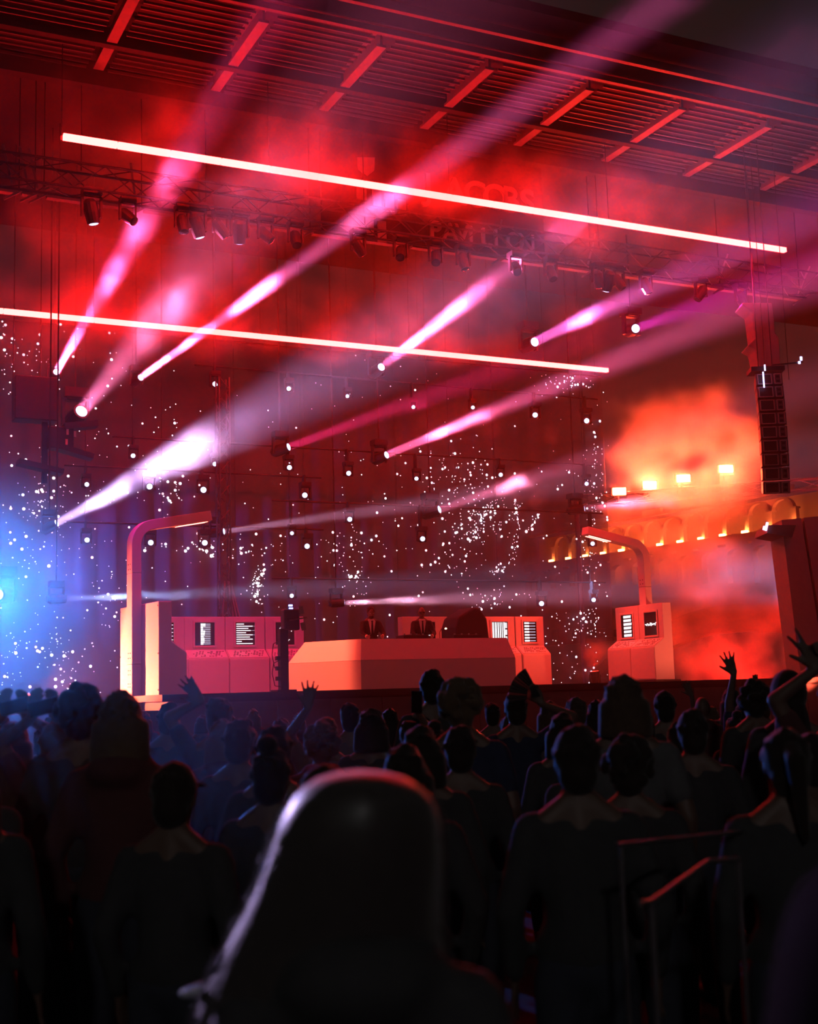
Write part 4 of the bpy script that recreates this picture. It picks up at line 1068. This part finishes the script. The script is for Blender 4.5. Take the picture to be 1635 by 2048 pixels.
# loose strands standing off the hair outline
R = random.Random(5); mb = MB(); inv = fg.matrix_world.inverted()
def edge(y, side):
    for a, b in zip(prof[:-1], prof[1:]):
        if a[0] <= y <= b[0]:
            t = (y - a[0]) / (b[0] - a[0]); return a[1 if side < 0 else 2] * (1 - t) + b[1 if side < 0 else 2] * t
    return 700
for k in range(150):
    side = -1 if R.random() < .62 else 1; y = R.uniform(1548, 2000); pts = []; off = R.uniform(-4, 7); dd = R.uniform(-.07, .07)
    for i in range(6):
        yy = y + i * R.uniform(18, 26); bul = 9 * math.sin(i / 5 * PI) * R.uniform(.3, 1.2)
        pts.append(inv @ at(edge(min(yy, 2300), side) + side * (off + bul), yy, D=DF + dd))
    mb.path(pts, .0011, 4)
st = mb.build('loose_strands', M_fhair, fg); st['kind'] = 'stuff'
lk = MB(); lk.cap(inv @ at(420, 1975, D=DF), inv @ at(398, 1980, D=DF), .008, .010); lk.cap(inv @ at(398, 1980, D=DF), inv @ at(368, 1986, D=DF), .010, .006)
lk.build('hair_clip', pm('pale_hair_clip', (.6, .65, .7), (.5, .55, .6), 9, .3), fg, smooth=True)

# second near person cut by the right frame edge
DR = 1.1
pr_ = at(1800, 1735, D=DR)
fr_ = put_person((pr_.x, pr_.y), pr_.z / 1.765, 'blurred near person cut off by the lower right frame edge', ms, rz=facing(pr_) + .2)
bpy.context.view_layer.update()
prof2 = [(1722, 1770, 1830, .02), (1730, 1700, 1900, .06), (1750, 1650, 1950, .09), (1790, 1612, 1985, .11), (1850, 1582, 2010, .115), (1920, 1562, 2020, .115), (2000, 1546, 2020, .11), (2100, 1532, 2020, .10), (2250, 1520, 2010, .09), (2400, 1560, 1980, .04)]
lath(prof2, 'hair', pm('hair_near_black', (.014, .011, .012), (.009, .007, .008), 60, .9, spec=.0), fr_, DR, seed=9, ripple=.02)

# bent metal rail among the crowd, lower right
rl = thing('crowd_rail', 'thin bent metal rail catching red light at the lower right', 'rail', at(1300, 1803, D=2.95))
o = Vector(rl.location)
q = [at(1280, 1806, D=2.9) - o, at(1302, 1803, D=2.95) - o, at(1415, 1722, D=3.5) - o, at(1475, 1718, D=3.6) - o]
MB().path(q, .007, 8).build('handle_bar', M_alu, rl)
MB().tube(at(1232, 1690, D=3.6) - o, at(1560, 1655, D=4.2) - o, .007, 8).build('top_bar', M_alu, rl)
for pxy, dd in (((1302, 1803), 2.95), ((1475, 1718), 3.6), ((1540, 1657), 4.15), ((1240, 1690), 3.62)):
    p = at(*pxy, D=dd); MB().tube(p - o, Vector((p.x, p.y, 0)) - o, .007, 8).build('post', M_alu, rl)

# ------------------------------------------------------------------ the two performers
def performer(loc, rz, label, hair, tilt, beard, glasses):
    arms = {-1: (Vector((-.16, .40, 1.10)), Vector((.15, 1, -.25)), dict(curl=.5, pole=Vector((-.6, -.5, -.5)))), 1: (Vector((.16, .42, 1.10)), Vector((-.15, 1, -.25)), dict(curl=.5, pole=Vector((.6, -.5, -.5))))}
    ms = person_meshes(arms, hair, 'tee', 'long', 12, M_hair[0], M_suit, fine=True, head_tilt=tilt)
    o = put_person(loc, 1.02, label, ms, rz=rz, group='performers in dark suits')
    Rm = Matrix.Rotation(tilt, 3, 'X'); pv = Vector((0, 0, 1.53)); T = lambda p: pv + Rm @ (Vector(p) - pv)
    MB().prism([(-.055, 1.47), (.055, 1.47), (.075, 1.44), (.0, 1.02), (-.075, 1.44)], (0, .142, 0), (1, 0, 0), (0, 0, 1), (0, .012, 0)).build('shirt_front', M_white, o)
    MB().prism([(-.02, 1.455), (.02, 1.455), (.014, 1.42), (.034, 1.06), (0, 1.02), (-.034, 1.06), (-.014, 1.42)], (0, .155, 0), (1, 0, 0), (0, 0, 1), (0, .008, 0)).build('tie', M_suit, o)
    MB().cap((-.045, .05, 1.475), (.045, .05, 1.475), .028, .028).cap((-.04, .08, 1.465), (.04, .08, 1.465), .02, .02).build('collar', M_white, o, smooth=True)
    for s in (-1, 1):
        el, wr = ms['J'][s]; d = (wr - el).normalized(); MB().cone(wr - d * .05, wr - d * .012, .041, .038, 12).build('cuff', M_white, o)
        MB().ell(T((s * .031, .104, 1.648)), (.011, .008, .008), 8, 6).build('eye', M_white, o)
    if beard: MB().ell(T((0, .072, 1.560)), (.056, .052, .042), 12, 8).ell(T((0, .12, 1.588)), (.026, .012, .008), 8, 6).build('beard', M_hair[0], o, smooth=True)
    if glasses:
        g = MB()
        for s in (-1, 1): g.cap(T((s * .02, .118, 1.648)), T((s * .048, .112, 1.648)), .017, .016, 8)
        g.cap(T((-.02, .12, 1.652)), T((.02, .12, 1.652)), .004, .004, 6); g.build('glasses', M_black, o, smooth=True)
    return o
w1 = at(740, 1216, D=28.4); w2 = at(842, 1210, D=29.0)
performer((w1.x, w1.y, DECK), math.radians(168), 'left performer in dark suit and white shirt bending over the desk', 'short', -.32, True, False)
performer((w2.x, w2.y, DECK), math.radians(160), 'right performer in dark suit, tie and dark glasses standing upright', 'bald', -.05, False, True)

# ------------------------------------------------------------------ smoke that catches the beams and the bars
def cloud(px, py, Y, r, dens, ns, label, contrast=(.40, .66), ry=0.0, g=.1):
    return puff(at(px, py, Y=Y), r, dens, ns, label, contrast, ry=ry, g=g)
cloud(830, 358, 23.3, (11, 1.6, 1.5), .40, .7, 'red glowing smoke wrapped around the upper light bar', (.36, .70))
cloud(560, 640, 28.6, (11, 1.5, 1.2), .24, .7, 'red glowing smoke wrapped around the lower light bar', (.36, .70))
cloud(210, 600, 30.3, (5.2, 2.0, 3.2), .6, .45, 'billowing red smoke bank at the upper left', (.38, .62))
cloud(330, 430, 26.0, (4.2, 2.0, 2.4), .65, .5, 'red smoke behind the tie beam at the left', (.36, .62))
cloud(720, 540, 26.6, (6.4, 2.0, 2.0), .16, .5, 'thin red smoke between the two light bars', (.40, .64))
cloud(262, 520, 26.6, (1.3, 1.0, 1.6), .12, 1.3, 'pink smoke wisp lit halfway up the steepest beam', ry=.5)
cloud(350, 345, 22.7, (.9, .8, .8), .14, 2.0, 'small pink smoke puff under the upper bar')
cloud(368, 600, 26.2, (1.9, 1.3, 1.9), .20, .9, 'brightest pink smoke billow in the broad left beam')
cloud(545, 572, 26.6, (2.8, 1.0, 1.9), .09, 1.1, 'smoke along the thin bright beam', ry=-.6)
cloud(190, 1008, 27.7, (1.5, .8, 1.0), .17, 1.1, 'white smoke billow at the root of the widest beam', ry=-.5)
cloud(400, 900, 26.4, (2.6, 1.2, 1.7), .06, .7, 'violet smoke filling the widest beam', ry=-.5)
cloud(900, 855, 28.6, (2.6, 1.0, 1.1), .10, 1.1, 'pink smoke in the middle beam', ry=-.4)
cloud(930, 605, 26.4, (2.2, 1.1, 1.6), .13, 1.1, 'pale pink smoke in the beam right of centre', ry=-.6)
cloud(1165, 640, 26.9, (2.6, 1.1, 1.2), .10, 1.1, 'violet smoke in the right upper beam', ry=-.45)
cloud(1035, 978, 29.6, (1.2, .8, .8), .42, 1.3, 'round pink smoke puff over the glittering curtain')
cloud(1100, 868, 29.0, (.7, .5, .35), .3, 1.5, 'small pink smoke oval right of centre')
cloud(770, 1204, 30.6, (1.9, .6, .25), .2, 1.3, 'low white smoke streak behind the performers')
cloud(330, 1192, 28.0, (2.2, .7, .35), .14, 1.3, 'low blue-white smoke streak left of the back row')
# red flood smoke at the right, in front of the bridge
puff(at(1385, 900, D=42.6), (3.8, 3.0, 2.9), 1.3, .62, 'blazing orange-red smoke cloud around the four floods', (.38, .60), g=.2)
cloud(1290, 1012, 31.0, (1.9, .8, .42), .5, 1.0, 'pink smoke streak under the four floods')
puff(at(1400, 1075, D=42.0), (4.4, 3.2, 2.8), .34, .5, 'red smoke veil before the arched bridge', (.36, .64), g=.3)
SB = at(1465, 1300, D=41.0)
puff(SB, (4.2, 3.2, 3.2), .55, .75, 'red smoke bank behind the raised hands at the right', (.46, .62))
cloud(1190, 1325, 30.5, (1.2, .9, .8), .4, .9, 'red smoke beside the foot of the right consoles')
# blue glow at the left edge
cloud(-10, 1250, 20.0, (3.2, 6.0, 2.8), .07, .30, 'blue smoke glow drifting from the left edge over the crowd', (.30, .70), g=.5)

puff(at(120, 1480, D=6.0), (1.6, 2.6, 1.7), .028, .5, 'added thin mist for the blue lens glare over the left crowd', (.20, .60), g=.84)  # mist volume added to stand for the lens glare of the blue lamp

# ------------------------------------------------------------------ other lamps of the place, and added fill lamps
def floor_lamp(p, d, color, power, label, spread=70, sz=.25, z0=None, kind='SPOT', face=6.0):
    d = Vector(d).normalized(); p = Vector(p)
    t = thing('floor_par_light', label, 'stage light', p, 0, 'floor par lamps')
    h = Vector((0, 0, .26))
    MB().lathe([(.09, -.22), (.13, -.05), (.14, .10)], h, d, 14).build('can', M_black, t)
    MB().lathe([(.02, .115), (.10, .112), (.12, .105)], h, d, 14).build('lens', em('par_lens_%s' % label[:9], color, face, False), t)
    MB().box((-.16, 0, .14), (.02, .06, .28)).box((.16, 0, .14), (.02, .06, .28)).box((0, 0, .01), (.34, .12, .02)).build('bracket', M_black, t)
    lamp_light(t, p + h + d * .16, d, 'SPOT', color, power, .1, spread, .8)
    return t
RED, HOT = (1.0, .018, .010), (1.0, .11, .055)
pb = at(8, 1190, Y=23.9)
bl = moving_head(pb, (-.52, -.85, -.05), 'blue-glaring lamp at the left frame edge', hang=True, sc=1.3, group='lamps throwing visible beams')
lamp_light(bl, pb + Vector((-.52, -.85, -.05)).normalized() * .32, (-.52, -.85, -.05), 'SPOT', (.015, .24, 1.0), 6200, .1, 112, .9)
pb2 = at(-25, 1130, Y=30.2)  # second blue lamp added off frame to tint haze and curtain
b2 = moving_head(pb2, (.85, .5, .05), 'added violet-blue wash lamp, unseen beyond the left end of the curtain', hang=True, sc=1.3, group='lamps throwing visible beams')
lamp_light(b2, pb2 + Vector((.36, .2, .02)), (.85, .5, .05), 'SPOT', (.16, .17, 1.0), 1600, .1, 74, .9)
def hung_lamp(p, tgt, color, power, label, spread=40):
    p = Vector(p); d = (Vector(tgt) - p).normalized(); o = moving_head(p, d, label, hang=True, sc=1.2, group='wash lamps under the overhead truss')
    lamp_light(o, p + d * .3, d, 'SPOT', color, power, .08, spread, .7)
hung_lamp((8.2, 24.3, 11.15), (9.6, 29.0, 2.6), (1.0, .006, .42), 900, 'magenta wash lamp under the truss above the left back row', 34)
hung_lamp((17.2, 24.3, 11.15), (17.6, 28.8, 2.6), (1.0, .010, .005), 1500, 'red wash lamp under the truss above the right consoles', 40)
floor_lamp((4.5, 26.9, 1.55), (1.75, -1.25, .75), HOT, 4200, 'floor lamp left of the tall street lamp', 84)
def pit_lamp(p, tgt, color, power, label, spread):
    t = floor_lamp(p, Vector(tgt) - Vector(p) - Vector((0, 0, .26)), color, power, label, spread)
    MB().tube((0, 0, -p[2]), (0, 0, .02), .025).build('stand_pole', M_black, t)
    for k in range(3): MB().tube((0, 0, -p[2] + .35), (.35 * math.cos(k * 2.09), .35 * math.sin(k * 2.09), -p[2] + .012), .015, 6).build('stand_leg', M_black, t)
pit_lamp((21.9, 22.4, 1.50), (20.1, 26.4, 2.7), HOT, 900, 'stand lamp in the pit before the right end of the stage', 60)
hung_lamp((7.3, 24.3, 11.15), (10.4, 25.9, 2.5), HOT, 15000, 'warm wash lamp under the truss aimed at the desk left facet', 13)
hung_lamp((5.2, 24.3, 11.15), (7.0, 25.2, 3.2), (.75, .03, .70), 1500, 'violet wash lamp under the truss aimed at the left console', 18)
floor_lamp((SB.x, SB.y - .6, 0.0), (-.05, .1, 1), RED, 4500, 'ground lamp lighting the smoke bank at the right', 120)
floor_lamp((at(1190,1370,Y=30.5).x, 30.5, DECK), (-.1, .0, 1), RED, 160, 'ground lamp behind the right end of the stage', 100)

# lavender roaming lamp on the wing truss left of the frame, crossing the near audience
lv = Vector((-2.6, 21.6, 6.2)); lt = Vector((.62, 1.7, 1.35))
wt = thing('wing_tower', 'slim lamp tower left of the stage out in the wing', 'tower', (-2.6, 21.9, 0))
truss(wt, (0, 0, 0), (0, 0, 6.9), .3, .3, 20, .024, M_metal)
MB().beam((0, .1, 6.75), (0, -.4, 6.75), .06, .06).build('arm', M_metal, wt)
o = moving_head(lv, lt - lv, 'lavender lamp on the wing tower shining over the near audience', sc=1.0, group='lamps throwing visible beams')
lamp_light(o, lv + (lt - lv).normalized() * .24, lt - lv, 'SPOT', (.66, .50, 1.0), 20000, .06, 5.2, .7)
# unseen fill flood added far behind the camera to lift the crowd's dark backs
hp_ = Vector((-7, -14, 9.5))
ht = thing('fill_tower', 'added tower with a dim fill flood, unseen far behind the audience', 'tower', (hp_.x, hp_.y, 0))
truss(ht, (0, 0, 0), (0, 0, 9.2), .4, .4, 18, .03, M_metal)
MB().box((0, 0, 9.45), (.9, .3, .5)).build('fill_housing', M_black, ht)
lamp_light(ht, hp_ + Vector((.1, .35, -.1)), (.45, .9, -.32), 'AREA', (1.0, .95, .94), 105, .8, 150, shape='RECTANGLE', size_y=.4)
